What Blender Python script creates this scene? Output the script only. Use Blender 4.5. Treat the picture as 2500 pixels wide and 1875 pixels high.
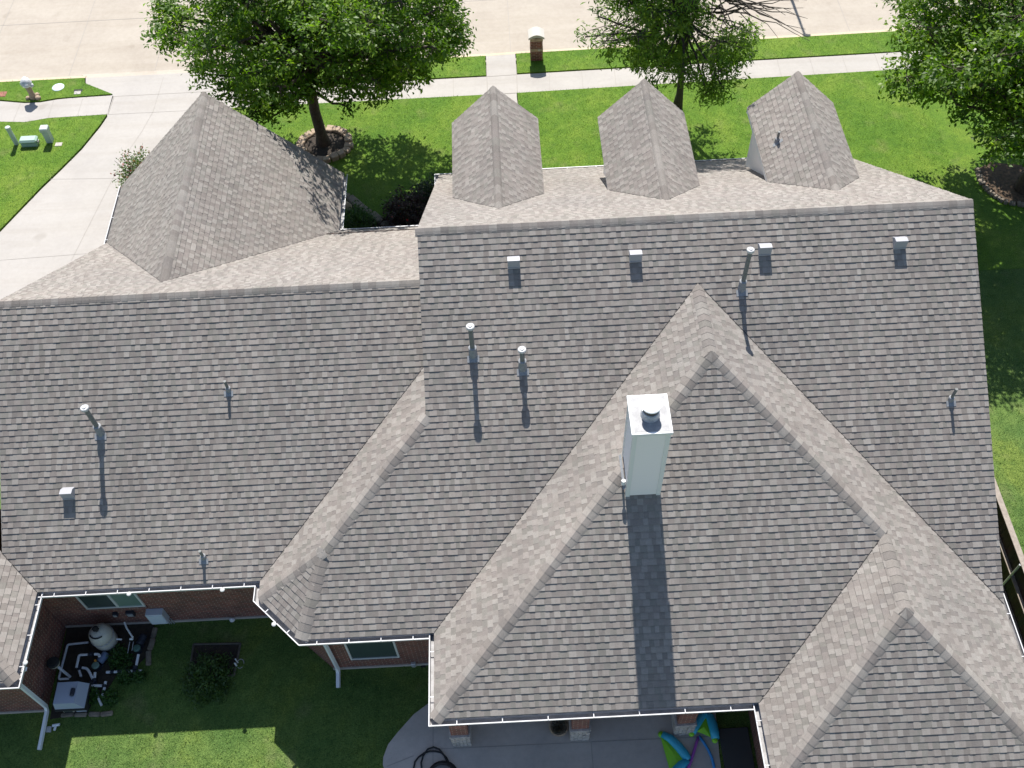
import bpy, math, random
import numpy as np
from mathutils import Vector, Matrix
R = math.radians
S = bpy.context.scene
for o in list(bpy.data.objects): bpy.data.objects.remove(o)
COL = S.collection

# ------------------------------------------------------------------ camera
FPX, TILT, YAW, ROLL = 2439.477, 0.94764, 0.00273, -0.05386
CAM = np.array([2.02485, -16.33085, 24.7403])
def cam_axes():
    t, y, r = TILT, YAW, ROLL
    f = np.array([0, math.cos(t), -math.sin(t)]); u = np.array([0, math.sin(t), math.cos(t)]); x = np.array([1., 0, 0])
    c, s = math.cos(y), math.sin(y)
    Zm = np.array([[c, -s, 0], [s, c, 0], [0, 0, 1]])
    f, u, x = Zm @ f, Zm @ u, Zm @ x
    c, s = math.cos(r), math.sin(r)
    return c*x+s*u, -s*x+c*u, f
CX, CU, CF = cam_axes()
cd = bpy.data.cameras.new('camera'); cam = bpy.data.objects.new('camera', cd); COL.objects.link(cam)
cd.sensor_width = 36; cd.lens = 36*FPX/2500; cd.clip_end = 900; cd.clip_start = .1
m4 = Matrix.Identity(4)
for i in range(3):
    m4[i][0] = CX[i]; m4[i][1] = CU[i]; m4[i][2] = -CF[i]; m4[i][3] = CAM[i]
cam.matrix_world = m4
S.camera = cam

# ------------------------------------------------------------------ light
SUN_EL = 52.4
SUN_AZ = -0.8           # degrees from +y, positive to +x
w = bpy.data.worlds.new('World'); S.world = w; w.use_nodes = True
nt = w.node_tree; bg = nt.nodes['Background']
sky = nt.nodes.new('ShaderNodeTexSky'); sky.sky_type = 'NISHITA'; sky.sun_disc = False
sky.sun_elevation = R(SUN_EL); sky.sun_rotation = R(SUN_AZ); sky.altitude = 200; sky.air_density = 1.0; sky.dust_density = .8
nt.links.new(sky.outputs[0], bg.inputs[0]); bg.inputs[1].default_value = 0.086
sl = bpy.data.lights.new('sun', 'SUN'); sl.energy = 4.4; sl.angle = R(.5); sl.color = (1, .962, .915)
so = bpy.data.objects.new('sun', sl); COL.objects.link(so)
sd = Vector((math.sin(R(SUN_AZ))*math.cos(R(SUN_EL)), math.cos(R(SUN_AZ))*math.cos(R(SUN_EL)), math.sin(R(SUN_EL))))
so.rotation_euler = sd.to_track_quat('Z', 'Y').to_euler(); so.location = sd*60
S.view_settings.view_transform = 'Standard'; S.view_settings.look = 'None'; S.view_settings.gamma = 1
S.view_settings.exposure = 0.8
S.cycles.max_bounces = 6

# ------------------------------------------------------------------ helpers
def ray(u, v): return CF + CX*(u-1250)/FPX - CU*(v-937.5)/FPX
def hit(u, v, n, d):
    n = np.array(n, float); r = ray(u, v); return CAM + r*((d-n@CAM)/(n@r))
def PZ(u, v, h=0.): return hit(u, v, (0, 0, 1), h)
def PY(u, v, y): return hit(u, v, (0, 1, 0), y)
def P2(u, v, h=0.): p = PZ(u, v, h); return (p[0], p[1])

ORG = {}
class MB:
    def __init__(s): s.v = []; s.f = []; s.c = []; s.mi = []; s.col = None
    def face(s, pts, col=None, mi=0):
        b = len(s.v); s.v += [tuple(map(float, p)) for p in pts]; s.f.append(tuple(range(b, b+len(pts)))); s.c.append(col); s.mi.append(mi)
    def mesh(s, vs, fs, col=None, mi=0):
        b = len(s.v); s.v += [tuple(map(float, p)) for p in vs]
        for f in fs: s.f.append(tuple(i+b for i in f)); s.c.append(col); s.mi.append(mi)
    def box(s, x0, x1, y0, y1, z0, z1, M=None, col=None, mi=0, b=0.):
        if b > 0:
            vs = []
            for z in (z0, z1):
                for (ix, iy) in ((0, 0), (1, 0), (1, 1), (0, 1)):
                    X = (x0, x1)[ix]; Y = (y0, y1)[iy]; sx = 1-2*ix; sy = 1-2*iy
                    zz = z+b if z == z0 else z-b
                    vs += [(X+sx*b, Y, zz), (X, Y+sy*b, zz), (X+sx*b, Y+sy*b, z)]
            idx = lambda k, c, t: k*12+c*3+t
            fs = []
            fs.append(tuple(idx(0, c, 2) for c in (3, 2, 1, 0))); fs.append(tuple(idx(1, c, 2) for c in (0, 1, 2, 3)))
            fs.append((idx(0,0,0), idx(0,1,0), idx(1,1,0), idx(1,0,0))); fs.append((idx(0,1,1), idx(0,2,1), idx(1,2,1), idx(1,1,1)))
            fs.append((idx(0,2,0), idx(0,3,0), idx(1,3,0), idx(1,2,0))); fs.append((idx(0,3,1), idx(0,0,1), idx(1,0,1), idx(1,3,1)))
            for k in (0, 1):
                for (a, t, c) in ((0, 0, 1), (1, 1, 2), (2, 0, 3), (3, 1, 0)):
                    q = (idx(k, a, t), idx(k, c, t), idx(k, c, 2), idx(k, a, 2)); fs.append(q if k else q[::-1])
            for c in range(4):
                a0, a1 = (0, 1) if c in (0, 2) else (1, 0)
                fs.append((idx(0, c, 0), idx(0, c, 1), idx(1, c, 1), idx(1, c, 0)))
                for k in (0, 1): fs.append((idx(k, c, 0), idx(k, c, 1), idx(k, c, 2)))
        else:
            vs = [(x, y, z) for z in (z0, z1) for (x, y) in ((x0, y0), (x1, y0), (x1, y1), (x0, y1))]
            fs = [(3, 2, 1, 0), (4, 5, 6, 7), (0, 1, 5, 4), (1, 2, 6, 5), (2, 3, 7, 6), (3, 0, 4, 7)]
        if M is not None: vs = [tuple(M @ Vector(p)) for p in vs]
        s.mesh(vs, fs, col, mi)
    def prism(s, poly, z0, z1, col=None, mi=0, bottom=True):
        n = len(poly)
        z0f = z0 if callable(z0) else (lambda x, y: z0); z1f = z1 if callable(z1) else (lambda x, y: z1)
        vs = [(x, y, z0f(x, y)) for x, y in poly]+[(x, y, z1f(x, y)) for x, y in poly]
        fs = [tuple(range(n, 2*n))]
        if bottom: fs.append(tuple(range(n-1, -1, -1)))
        for i in range(n): j = (i+1) % n; fs.append((i, j, n+j, n+i))
        s.mesh(vs, fs, col, mi)
    def tube(s, path, rad, n=10, cap=True, col=None, mi=0, flat=None):
        path = [Vector(p) for p in path]; rads = rad if isinstance(rad, (list, tuple)) else [rad]*len(path)
        prev = None; rings = []
        for i, p in enumerate(path):
            a = path[max(i-1, 0)]; b = path[min(i+1, len(path)-1)]; t = (b-a).normalized()
            if prev is None:
                ref = Vector((0, 0, 1)) if abs(t.z) < .9 else Vector((0, 1, 0)); x = t.cross(ref).normalized()
            else: x = (prev - t*prev.dot(t)).normalized()
            prev = x; y = t.cross(x)
            if flat: rings.append([p+x*(math.cos(k*2*math.pi/n+math.pi/n))*flat[0]+y*(math.sin(k*2*math.pi/n+math.pi/n))*flat[1] for k in range(n)])
            else: rings.append([p+(x*math.cos(k*2*math.pi/n)+y*math.sin(k*2*math.pi/n))*rads[i] for k in range(n)])
        vs = [tuple(q) for r in rings for q in r]; fs = []
        for i in range(len(rings)-1):
            for k in range(n):
                l = (k+1) % n; fs.append((i*n+k, i*n+l, (i+1)*n+l, (i+1)*n+k))
        if cap: fs.append(tuple(range(n-1, -1, -1))); fs.append(tuple(range((len(rings)-1)*n, len(rings)*n)))
        s.mesh(vs, fs, col, mi)
    def lathe(s, prof, c=(0, 0, 0), n=24, M=None, col=None, mi=0):
        vs = []; fs = []
        for r, z in prof:
            for k in range(n):
                a = 2*math.pi*k/n; p = Vector((r*math.cos(a), r*math.sin(a), z))
                if M is not None: p = M @ p
                vs.append((p.x+c[0], p.y+c[1], p.z+c[2]))
        for i in range(len(prof)-1):
            for k in range(n):
                l = (k+1) % n; fs.append((i*n+k, i*n+l, (i+1)*n+l, (i+1)*n+k))
        fs.append(tuple(range(n-1, -1, -1))); fs.append(tuple(range((len(prof)-1)*n, len(prof)*n)))
        s.mesh(vs, fs, col, mi)
    def build(s, name, mat, parent=None, smooth=False, org=None):
        o = ORG[parent.name] if parent is not None and parent.name in ORG else np.zeros(3)
        if parent is None and org is not None: o = np.array(org, float)
        V = np.array(s.v, float)-o
        me = bpy.data.meshes.new(name); me.from_pydata(V.tolist(), [], s.f)
        mats = mat if isinstance(mat, (list, tuple)) else [mat]
        for m in mats: me.materials.append(m)
        if len(mats) > 1: me.polygons.foreach_set('material_index', s.mi)
        # box-projected uv in metres
        uv = me.uv_layers.new(name='UVMap'); W = V+o
        nl = len(me.loops); li = np.zeros(nl, int); me.loops.foreach_get('vertex_index', li)
        me.update()
        nn = np.zeros(len(me.polygons)*3); me.polygons.foreach_get('normal', nn); nn = nn.reshape(-1, 3)
        lt = np.zeros(len(me.polygons), int); me.polygons.foreach_get('loop_total', lt)
        ln = np.repeat(nn, lt, 0); Pv = W[li]
        h = np.hypot(ln[:, 0], ln[:, 1]); vert = h > .5
        tx = np.where(vert, -ln[:, 1]/np.maximum(h, 1e-9), 1.); ty = np.where(vert, ln[:, 0]/np.maximum(h, 1e-9), 0.)
        U = np.stack([Pv[:, 0]*tx+Pv[:, 1]*ty, np.where(vert, Pv[:, 2], Pv[:, 1])], 1)
        uv.data.foreach_set('uv', U.ravel())
        if any(c is not None for c in s.c):
            at = me.attributes.new('Col', 'FLOAT_COLOR', 'FACE')
            arr = np.array([(c if c is not None else (1, 1, 1))+(1,) if c is None or len(c) == 3 else c for c in s.c], np.float32)
            at.data.foreach_set('color', arr.ravel())
        if smooth: me.polygons.foreach_set('use_smooth', [True]*len(me.polygons))
        ob = bpy.data.objects.new(name, me); COL.objects.link(ob)
        if parent is not None: ob.parent = parent
        ORG[ob.name] = o
        if parent is None: ob.location = o
        return ob

def tag(o, label=None, cat=None, group=None, kind=None):
    if label: o['label'] = label
    if cat: o['category'] = cat
    if group: o['group'] = group
    if kind: o['kind'] = kind
    return o
def empty(name, loc, label, cat, group=None):
    o = bpy.data.objects.new(name, None); COL.objects.link(o); o.location = loc; o.empty_display_size = .2
    ORG[o.name] = np.array(loc, float)
    return tag(o, label, cat, group)
def copy_tree(o, parent=None):
    c = o.copy(); COL.objects.link(c); c.parent = parent
    if o.name in ORG: ORG[c.name] = ORG[o.name]
    for ch in list(o.children): copy_tree(ch, c)
    return c

# ------------------------------------------------------------------ materials
def mat(name, col=(.5, .5, .5), rough=.7, metal=0., spec=None):
    m = bpy.data.materials.new(name); m.use_nodes = True; b = m.node_tree.nodes['Principled BSDF']
    b.inputs['Base Color'].default_value = (*col, 1); b.inputs['Roughness'].default_value = rough; b.inputs['Metallic'].default_value = metal
    if spec is not None: b.inputs['Specular IOR Level'].default_value = spec
    return m
def N(m, t, **k):
    n = m.node_tree.nodes.new(t)
    for a, b in k.items(): setattr(n, a, b)
    return n
def L(m, a, b): m.node_tree.links.new(a, b)
def noise(m, scale, detail=4, rough=.6, vec=None, dist=0.):
    n = N(m, 'ShaderNodeTexNoise'); n.inputs['Scale'].default_value = scale; n.inputs['Detail'].default_value = detail
    n.inputs['Roughness'].default_value = rough; n.inputs['Distortion'].default_value = dist
    if vec is not None: L(m, vec, n.inputs['Vector'])
    return n
def ramp(m, fac, stops, interp='LINEAR'):
    r = N(m, 'ShaderNodeValToRGB'); r.color_ramp.interpolation = interp; e = r.color_ramp.elements
    while len(e) < len(stops): e.new(.5)
    for i, (p, c) in enumerate(stops): e[i].position = p; e[i].color = (*c, 1) if len(c) == 3 else c
    L(m, fac, r.inputs[0]); return r
def mix(m, mode, fac, a, b):
    n = N(m, 'ShaderNodeMix', data_type='RGBA', blend_type=mode)
    for i, x in ((0, fac), (6, a), (7, b)):
        if hasattr(x, 'links') or hasattr(x, 'is_linked'): L(m, x, n.inputs[i])
        else: n.inputs[i].default_value = x if i == 0 else (*x, 1)
    return n.outputs[2]
def bump(m, h, strength=.3, dist=.02):
    b = N(m, 'ShaderNodeBump'); b.inputs['Strength'].default_value = strength; b.inputs['Distance'].default_value = dist
    L(m, h, b.inputs['Height']); L(m, b.outputs[0], m.node_tree.nodes['Principled BSDF'].inputs['Normal'])
def coords(m, which='Object'): return N(m, 'ShaderNodeTexCoord').outputs[which]
def bsdf(m): return m.node_tree.nodes['Principled BSDF']
def worldpos(m): return N(m, 'ShaderNodeNewGeometry').outputs['Position']
def mottled(name, c1, c2, scale=6., rough=.8, bs=.25, bd=.01, c3=None, s2=60.):
    m = mat(name, c1, rough); p = worldpos(m)
    n1 = noise(m, scale, 5, .6, p); n2 = noise(m, s2, 3, .6, p)
    r = ramp(m, n1.outputs[0], [(.35, c1), (.65, c2)])
    c = mix(m, 'MULTIPLY', .35, r.outputs[0], ramp(m, n2.outputs[0], [(.3, (.65,)*3), (.7, (1.25,)*3)]).outputs[0])
    L(m, c, bsdf(m).inputs['Base Color']); bump(m, n2.outputs[0], bs, bd); return m

SHK = 1.0
def shingle_mat():
    m = mat('shingle', (.3, .3, .3), .92, spec=.25)
    a = N(m, 'ShaderNodeAttribute', attribute_name='Col'); p = worldpos(m)
    n1 = noise(m, 180, 2, .6, p); n2 = noise(m, .35, 4, .6, p); n3 = noise(m, 14, 3, .6, p)
    c = mix(m, 'MULTIPLY', .6, a.outputs['Color'], ramp(m, n1.outputs[0], [(.3, (.55,)*3), (.7, (1.4,)*3)]).outputs[0])
    c = mix(m, 'MULTIPLY', .6, c, ramp(m, n2.outputs[0], [(.3, (.84, .85, .86)), (.7, (1.12, 1.1, 1.08))]).outputs[0])
    c = mix(m, 'MULTIPLY', .5, c, ramp(m, n3.outputs[0], [(.3, (.86,)*3), (.7, (1.12,)*3)]).outputs[0])
    mp = N(m, 'ShaderNodeMapping'); L(m, p, mp.inputs[0]); mp.inputs['Scale'].default_value = (2.6, .35, .35)
    n4 = noise(m, 1., 4, .6, mp.outputs[0]); c = mix(m, 'MULTIPLY', .5, c, ramp(m, n4.outputs[0], [(.32, (.86, .85, .84)), (.6, (1.06,)*3)]).outputs[0])
    L(m, c, bsdf(m).inputs['Base Color']); bump(m, n1.outputs[0], .35, .004); return m
M_SH = shingle_mat()
def brick_mat(name, c1, c2, mort, bw=.2, rh=.072, ms=.009):
    m = mat(name, c1, .85); uv = coords(m, 'UV')
    b = N(m, 'ShaderNodeTexBrick'); L(m, uv, b.inputs['Vector'])
    b.inputs['Scale'].default_value = 1; b.inputs['Brick Width'].default_value = bw; b.inputs['Row Height'].default_value = rh
    b.inputs['Mortar Size'].default_value = ms; b.inputs['Mortar Smooth'].default_value = .2; b.inputs['Bias'].default_value = 0
    b.inputs['Color1'].default_value = (*c1, 1); b.inputs['Color2'].default_value = (*c2, 1); b.inputs['Mortar'].default_value = (*mort, 1)
    n = noise(m, 3.5, 4, .6, worldpos(m)); n2 = noise(m, 40, 3, .6, worldpos(m))
    c = mix(m, 'MULTIPLY', .7, b.outputs[0], ramp(m, n.outputs[0], [(.3, (.7,)*3), (.7, (1.25,)*3)]).outputs[0])
    c = mix(m, 'MULTIPLY', .5, c, ramp(m, n2.outputs[0], [(.3, (.6,)*3), (.7, (1.3,)*3)]).outputs[0])
    L(m, c, bsdf(m).inputs['Base Color']); bump(m, b.outputs[1], -.5, .008); return m
M_BRICK = brick_mat('red_brick', (.22, .060, .042), (.11, .036, .03), (.33, .25, .20))
M_STONE = mottled('white_stone', (.62, .58, .54), (.42, .39, .36), 9, .85, .8, .03)
M_TANST = mottled('tan_stone', (.5, .38, .26), (.36, .27, .2), 5, .85, .8, .03)
M_EDGE = mottled('edging_stone', (.30, .25, .19), (.17, .14, .11), 4, .9, .8, .03)
M_WHITE = mat('white_paint', (.78, .78, .77), .45)
M_GUT = mat('white_gutter', (.62, .615, .61), .4); M_GIN = mottled('gutter_inner_shade', (.42, .41, .41), (.3, .29, .28), 6, .7, .2, .005)  # second grey: shade inside the trough, painted into its colour
M_SOF = mat('soffit_paint', (.6, .58, .56), .7)
M_SIDING = mat('white_siding', (.90, .85, .85), .5)
M_GALV = mottled('galvanised_metal', (.6, .61, .62), (.42, .43, .45), 14, .42, .1, .003); bsdf(M_GALV).inputs['Metallic'].default_value = .35
M_PIPE = mottled('grey_painted_pipe', (.2, .21, .2), (.14, .145, .14), 20, .6, .1, .003)
M_VENT = mat('grey_vent_paint', (.36, .36, .38), .5)
M_GLASS = mat('dark_glass', (.055, .08, .08), .1)
M_GLASSG = mat('green_blind_glass', (.17, .26, .22), .15)
M_FRAME = mat('window_frame', (.6, .62, .62), .5)
M_PVC = mat('white_pvc', (.8, .82, .84), .4)
M_PVCB = mat('black_coupling', (.02, .025, .04), .5)
M_BLACK = mat('black_rubber', (.012, .012, .013), .55)
M_DARK = mat('black_mat', (.022, .023, .023), .85); M_MAT = mat('charcoal_mat', (.06, .058, .055), .9)
M_CONC = None
def concrete(name, c1, c2, blotch=.8):
    m = mat(name, c1, .85, spec=.3); p = worldpos(m)
    n1 = noise(m, .45, 6, .65, p, .6); n2 = noise(m, 6, 5, .7, p); n3 = noise(m, 90, 3, .6, p)
    c = ramp(m, n1.outputs[0], [(.3, c2), (.62, c1)]).outputs[0]
    mp = N(m, 'ShaderNodeMapping'); L(m, p, mp.inputs[0]); mp.inputs['Scale'].default_value = (.12, 1.6, 1.)
    n5 = noise(m, 1., 5, .65, mp.outputs[0], .4); c = mix(m, 'MULTIPLY', .38, c, ramp(m, n5.outputs[0], [(.36, (.86, .83, .79)), (.55, (1.02,)*3)]).outputs[0])
    n6 = noise(m, 1.1, 2, .4, p); c = mix(m, 'MULTIPLY', .5, c, ramp(m, n6.outputs[0], [(.22, (.75, .73, .7)), (.30, (1.,)*3)]).outputs[0])
    c = mix(m, 'MULTIPLY', blotch*.4, c, ramp(m, n2.outputs[0], [(.3, (.8, .78, .76)), (.6, (1.05,)*3)]).outputs[0])
    c = mix(m, 'MULTIPLY', .3, c, ramp(m, n3.outputs[0], [(.3, (.8,)*3), (.7, (1.15,)*3)]).outputs[0])
    L(m, c, bsdf(m).inputs['Base Color']); bump(m, n3.outputs[0], .15, .003); return m
M_STREET = concrete('street_concrete', (.425, .378, .315), (.375, .328, .272))
M_DRIVE = concrete('driveway_concrete', (.43, .403, .368), (.385, .36, .33), .6)
M_PATIO = concrete('patio_concrete', (.56, .50, .44), (.44, .40, .36), 1.)
M_KERB = concrete('kerb_concrete', (.60, .50, .36), (.50, .42, .31))
M_JOINT = mat('joint', (.34, .312, .278), .9)
M_VALL = mat('painted_seam_shade', (.05, .046, .043), .95)  # near-black painted as shade along roof valleys and behind chimney boards
M_SOIL = mottled('soil', (.06, .045, .032), (.035, .027, .02), 8, .95, .6, .03)
def grass_mat(name, a, b, y, dry):
    m = mat(name, a, .75, spec=.2); p = worldpos(m)
    n1 = noise(m, .55, 4, .6, p, .3); n2 = noise(m, 4, 4, .7, p); n3 = noise(m, 32, 4, .8, p); n4 = noise(m, 1.3, 3, .5, p)
    c = ramp(m, n1.outputs[0], [(.36, a), (.52, b), (.64, y)]).outputs[0]
    c = mix(m, 'MIX', ramp(m, n4.outputs[0], [(.57, (0,)*3), (.75, (.45,)*3)]).outputs[0], c, dry)
    c = mix(m, 'MULTIPLY', .8, c, ramp(m, n2.outputs[0], [(.3, (.66, .74, .66)), (.7, (1.28, 1.2, 1.25))]).outputs[0])
    c = mix(m, 'MULTIPLY', .9, c, ramp(m, n3.outputs[0], [(.34, (.36, .44, .34)), (.66, (1.5, 1.45, 1.5))]).outputs[0])
    L(m, c, bsdf(m).inputs['Base Color']); bump(m, n3.outputs[0], 1., .05); return m
M_GRASS = grass_mat('lawn_grass', (.10, .205, .018), (.13, .235, .022), (.17, .265, .03), (.23, .25, .08))
M_GRASSB = grass_mat('back_lawn_grass', (.095, .175, .04), (.13, .21, .048), (.165, .235, .045), (.24, .24, .11))
M_FAR = mottled('far_ground', (.16, .17, .10), (.20, .19, .16), .05, .9, .2, .02, s2=2)
def leafmat(name, c1, c2, c3, trans=.35, rough=.5):
    m = bpy.data.materials.new(name); m.use_nodes = True; b = m.node_tree.nodes['Principled BSDF']
    a = N(m, 'ShaderNodeAttribute', attribute_name='Col')
    sp = N(m, 'ShaderNodeSeparateColor'); L(m, a.outputs['Color'], sp.inputs[0])
    c = ramp(m, sp.outputs[0], [(0., c1), (.55, c2), (1., c3)]).outputs[0]
    L(m, c, b.inputs['Base Color']); b.inputs['Roughness'].default_value = rough
    t = N(m, 'ShaderNodeBsdfTranslucent'); L(m, mix(m, 'MULTIPLY', 1., c, (1.5, 1.7, .7)), t.inputs[0])
    ms = N(m, 'ShaderNodeMixShader'); ms.inputs[0].default_value = trans
    L(m, b.outputs[0], ms.inputs[1]); L(m, t.outputs[0], ms.inputs[2])
    L(m, ms.outputs[0], m.node_tree.nodes['Material Output'].inputs[0]); return m
M_BARK = mottled('bark', (.13, .10, .075), (.07, .055, .042), 12, .95, 1., .03)
M_BARKD = mottled('dark_bark', (.10, .085, .07), (.06, .05, .042), 14, .95, 1., .03)

# ------------------------------------------------------------------ roof model (metres; x along the main ridge, +y to the street)
H = 8.28; m_ = .638; mf = .701; ZE = 3.36; ZEF = 2.957; XR = 12.74; ZB = 7.041; YB = -.455
XD, ZD, YD2 = 6.337, 7.427, -3.309
ZEr, XE, YE2 = 5.219, 9.80, -8.457
XF, ZF, YF2, mF = -6.568, 6.341, 7.925, .96
XGe = -9.31; XB0 = -10.10; YG = -8.36
zc = H+m_*-3.62
def plane(z0, gx, gy): return (z0, gx, gy)
def zat(pl, x, y): return pl[0]+pl[1]*x+pl[2]*y
A_B = (H, 0, m_); A_F = (H, 0, -mf)
B_B = (ZB-m_*YB, 0, m_); B_F = (ZB+mf*YB, 0, -mf)
C_L = (zc, m_, 0)
gb = .67/math.sqrt(2); BAY = (ZE+gb*10.74, gb, gb)
D_L = (ZD-m_*XD, m_, 0); yeD = -9.65; gD = (ZD-ZE)/(YD2-yeD); D_B = (ZD-gD*YD2, 0, gD); D_R = (ZD+m_*XD, -m_, 0)
E_L = (ZEr-m_*XE, m_, 0); E_B = (ZEr-m_*YE2, 0, m_)
F_L = (ZF-mF*XF, mF, 0); F_R = (ZF+mF*XF, -mF, 0)
G_R = (ZE+m_*XGe, -m_, 0); G_B = (ZE-m_*YG, 0, m_); XG = -11.9; G_L = (ZE-m_*(2*XG-XGe), m_, 0)
ye = (ZE-H)/m_; yED = YD2-(ZD-ZEr)/gD; yBe = YB+(ZE-ZB)/m_; xDl = XD-(ZD-ZE)/m_; xEl = XE-(ZEr-ZE)/m_; yEe = YE2-(ZEr-ZE)/m_
xEr = XE+(ZEr-ZE)/m_

PAL = [tuple(.264*m*q*w_ for q, w_ in zip(h, (.885, .861, .838))) for m, h in ((1.06, (1.04, .975, .90)), (.90, (1.05, .97, .895)), (.86, (1.04, .97, .91)), (1.15, (1.03, .975, .905)), (.93, (1.055, .965, .90)), (1.17, (1.03, .98, .91)), (.93, (1.02, .98, .895)), (1.07, (1.045, .968, .90)))]
PALW = [.20, .17, .10, .16, .13, .08, .08, .08]
PLT = [0, 0, 3, 3, 5, 7, 7]; PDK = [1, 1, 2, 4, 4, 6, 6]
def clip_poly(poly, a, b, c):   # keep a*x+b*y<=c
    out = []
    for i in range(len(poly)):
        p, q = poly[i], poly[(i+1) % len(poly)]; dp = a*p[0]+b*p[1]-c; dq = a*q[0]+b*q[1]-c
        if dp <= 0: out.append(p)
        if (dp < 0 < dq) or (dq < 0 < dp):
            t = dp/(dp-dq); out.append((p[0]+(q[0]-p[0])*t, p[1]+(q[1]-p[1])*t))
    return out
def course_tabs(seed, k):
    rnd = random.Random(seed*7919+k*131+5)
    s = -40+rnd.random()*.4; out = []; r2 = rnd.random
    last = None; lt = True
    while s < 40:
        w_ = rnd.choice((.085, .10, .11, .12, .135, .15)) * (1+.12*r2())
        lt = (not lt) if r2() < .86 else lt
        c = PAL[rnd.choice(PLT if lt else PDK)]
        raised = (lt and r2() < .7) or r2() < .12
        last = raised
        j = .93+.14*r2()
        if raised: j *= 1.03
        out.append((s, s+w_, tuple(x*j for x in c), raised)); s += w_
    return out
TABC = {}
EXPO = .143
def shingles(mb, pl, poly, seed, cull=None, phase=0.):
    z0, gx, gy = pl; g = math.hypot(gx, gy); c = math.sqrt(1+g*g)
    ux, uy = gx/g, gy/g            # up-slope (plan)
    sx, sy = uy, -ux               # along eave
    nrm = np.array([-gx, -gy, 1.])/c
    st = [(x*sx+y*sy, x*ux+y*uy) for x, y in poly]
    area = sum(st[i][0]*st[(i+1) % len(st)][1]-st[(i+1) % len(st)][0]*st[i][1] for i in range(len(st)))
    if area < 0: st = st[::-1]
    e = EXPO/c
    tmin = min(t for s, t in st); tmax = max(t for s, t in st)
    edges = []
    for i in range(len(st)):
        (s0, t0), (s1, t1) = st[i], st[(i+1) % len(st)]
        a, b = t1-t0, -(s1-s0); l = math.hypot(a, b)
        if l > 1e-6: edges.append((a/l, b/l, (a*s0+b*t0)/l))
    base = phase
    k0 = int(math.floor((tmin-base)/e))-1; k1 = int(math.ceil((tmax-base)/e))+1
    def to3(s, t, h):
        x = s*sx+t*ux; y = s*sy+t*uy
        return (x+nrm[0]*h, y+nrm[1]*h, z0+gx*x+gy*y+nrm[2]*h)
    for k in range(k0, k1):
        ta, tb = base+k*e, base+(k+1)*e+.012
        strip = [(-60, ta), (60, ta), (60, tb), (-60, tb)]
        for ed in edges: strip = clip_poly(strip, *ed)
        if len(strip) < 3: continue
        smin = min(p[0] for p in strip); smax = max(p[0] for p in strip)
        key = (seed, k)
        if key not in TABC: TABC[key] = course_tabs(seed, k)
        for (a, b, colr, raised) in TABC[key]:
            if b < smin or a > smax: continue
            q = clip_poly(clip_poly(strip, -1, 0, -a), 1, 0, b)
            if len(q) < 3: continue
            if cull is not None:
                cx = sum(p[0] for p in q)/len(q); ct = sum(p[1] for p in q)/len(q)
                if cull(cx*sx+ct*ux, cx*sy+ct*uy): continue
            hb = .0150+(.006 if raised else 0); 
            f = lambda t: .003+(hb-.003)*(1-(t-ta)/(tb-ta))
            top = [to3(s, t, f(t)) for s, t in q]
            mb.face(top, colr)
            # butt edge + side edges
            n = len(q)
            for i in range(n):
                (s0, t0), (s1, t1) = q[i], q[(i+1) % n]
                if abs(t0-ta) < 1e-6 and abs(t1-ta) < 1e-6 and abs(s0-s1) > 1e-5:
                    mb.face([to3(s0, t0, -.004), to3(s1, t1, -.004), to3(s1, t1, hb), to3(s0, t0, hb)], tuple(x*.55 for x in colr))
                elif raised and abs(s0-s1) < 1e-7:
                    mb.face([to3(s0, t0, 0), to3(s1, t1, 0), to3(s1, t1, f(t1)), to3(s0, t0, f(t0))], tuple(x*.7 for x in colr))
    # deck below
    mb.face([to3(s, t, -.012) for s, t in st], (.12, .11, .105))
def ridge_caps(mb, p0, p1, n1, n2, seed=1, exp=.185, wid=.175, lift=.02):
    """cap pieces from p0 (low/start) to p1, wings lying on planes with gradients n1,n2"""
    rnd = random.Random(seed)
    p0 = Vector(p0); p1 = Vector(p1); d = (p1-p0); Ln = d.length; d.normalize()
    wings = []
    for pl in (n1, n2):
        nr = Vector((-pl[1], -pl[2], 1)).normalized(); w_ = d.cross(nr).normalized()
        if w_.dot(Vector((pl[1], pl[2], 0))) > 0: w_ = -w_
        wings.append((w_, nr))
    up = (wings[0][1]+wings[1][1]).normalized()
    n = max(1, int(round(Ln/exp))); st = Ln/n
    for i in range(n):
        a = p0+d*(st*i-.0); b = p0+d*(st*(i+1)+.03)
        c = rnd.choices(PAL, PALW)[0]; j = .95+.15*rnd.random(); c = tuple(x*j for x in c)
        rows = []
        for (q, h) in ((a, lift+.007), (b, lift)):
            row = []
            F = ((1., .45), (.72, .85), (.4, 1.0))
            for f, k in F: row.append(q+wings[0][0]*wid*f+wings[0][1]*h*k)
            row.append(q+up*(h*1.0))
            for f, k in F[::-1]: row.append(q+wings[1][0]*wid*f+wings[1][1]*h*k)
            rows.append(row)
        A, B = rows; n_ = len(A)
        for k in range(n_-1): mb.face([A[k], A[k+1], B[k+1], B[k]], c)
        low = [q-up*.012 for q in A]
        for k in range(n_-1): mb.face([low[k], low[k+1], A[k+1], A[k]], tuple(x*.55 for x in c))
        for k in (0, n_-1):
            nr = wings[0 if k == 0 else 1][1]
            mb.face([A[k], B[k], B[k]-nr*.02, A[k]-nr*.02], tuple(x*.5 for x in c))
def valley(mb, p0, p1, w_=.016, up=.024):  # thin dark strip painted as the shadow of the cut shingle edge
    p0 = Vector(p0)+Vector((0, 0, up)); p1 = Vector(p1)+Vector((0, 0, up)); d = (p1-p0).normalized(); s = d.cross(Vector((0, 0, 1))).normalized()*w_/2
    mb.face([p0-s, p1-s, p1+s, p0+s])

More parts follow.
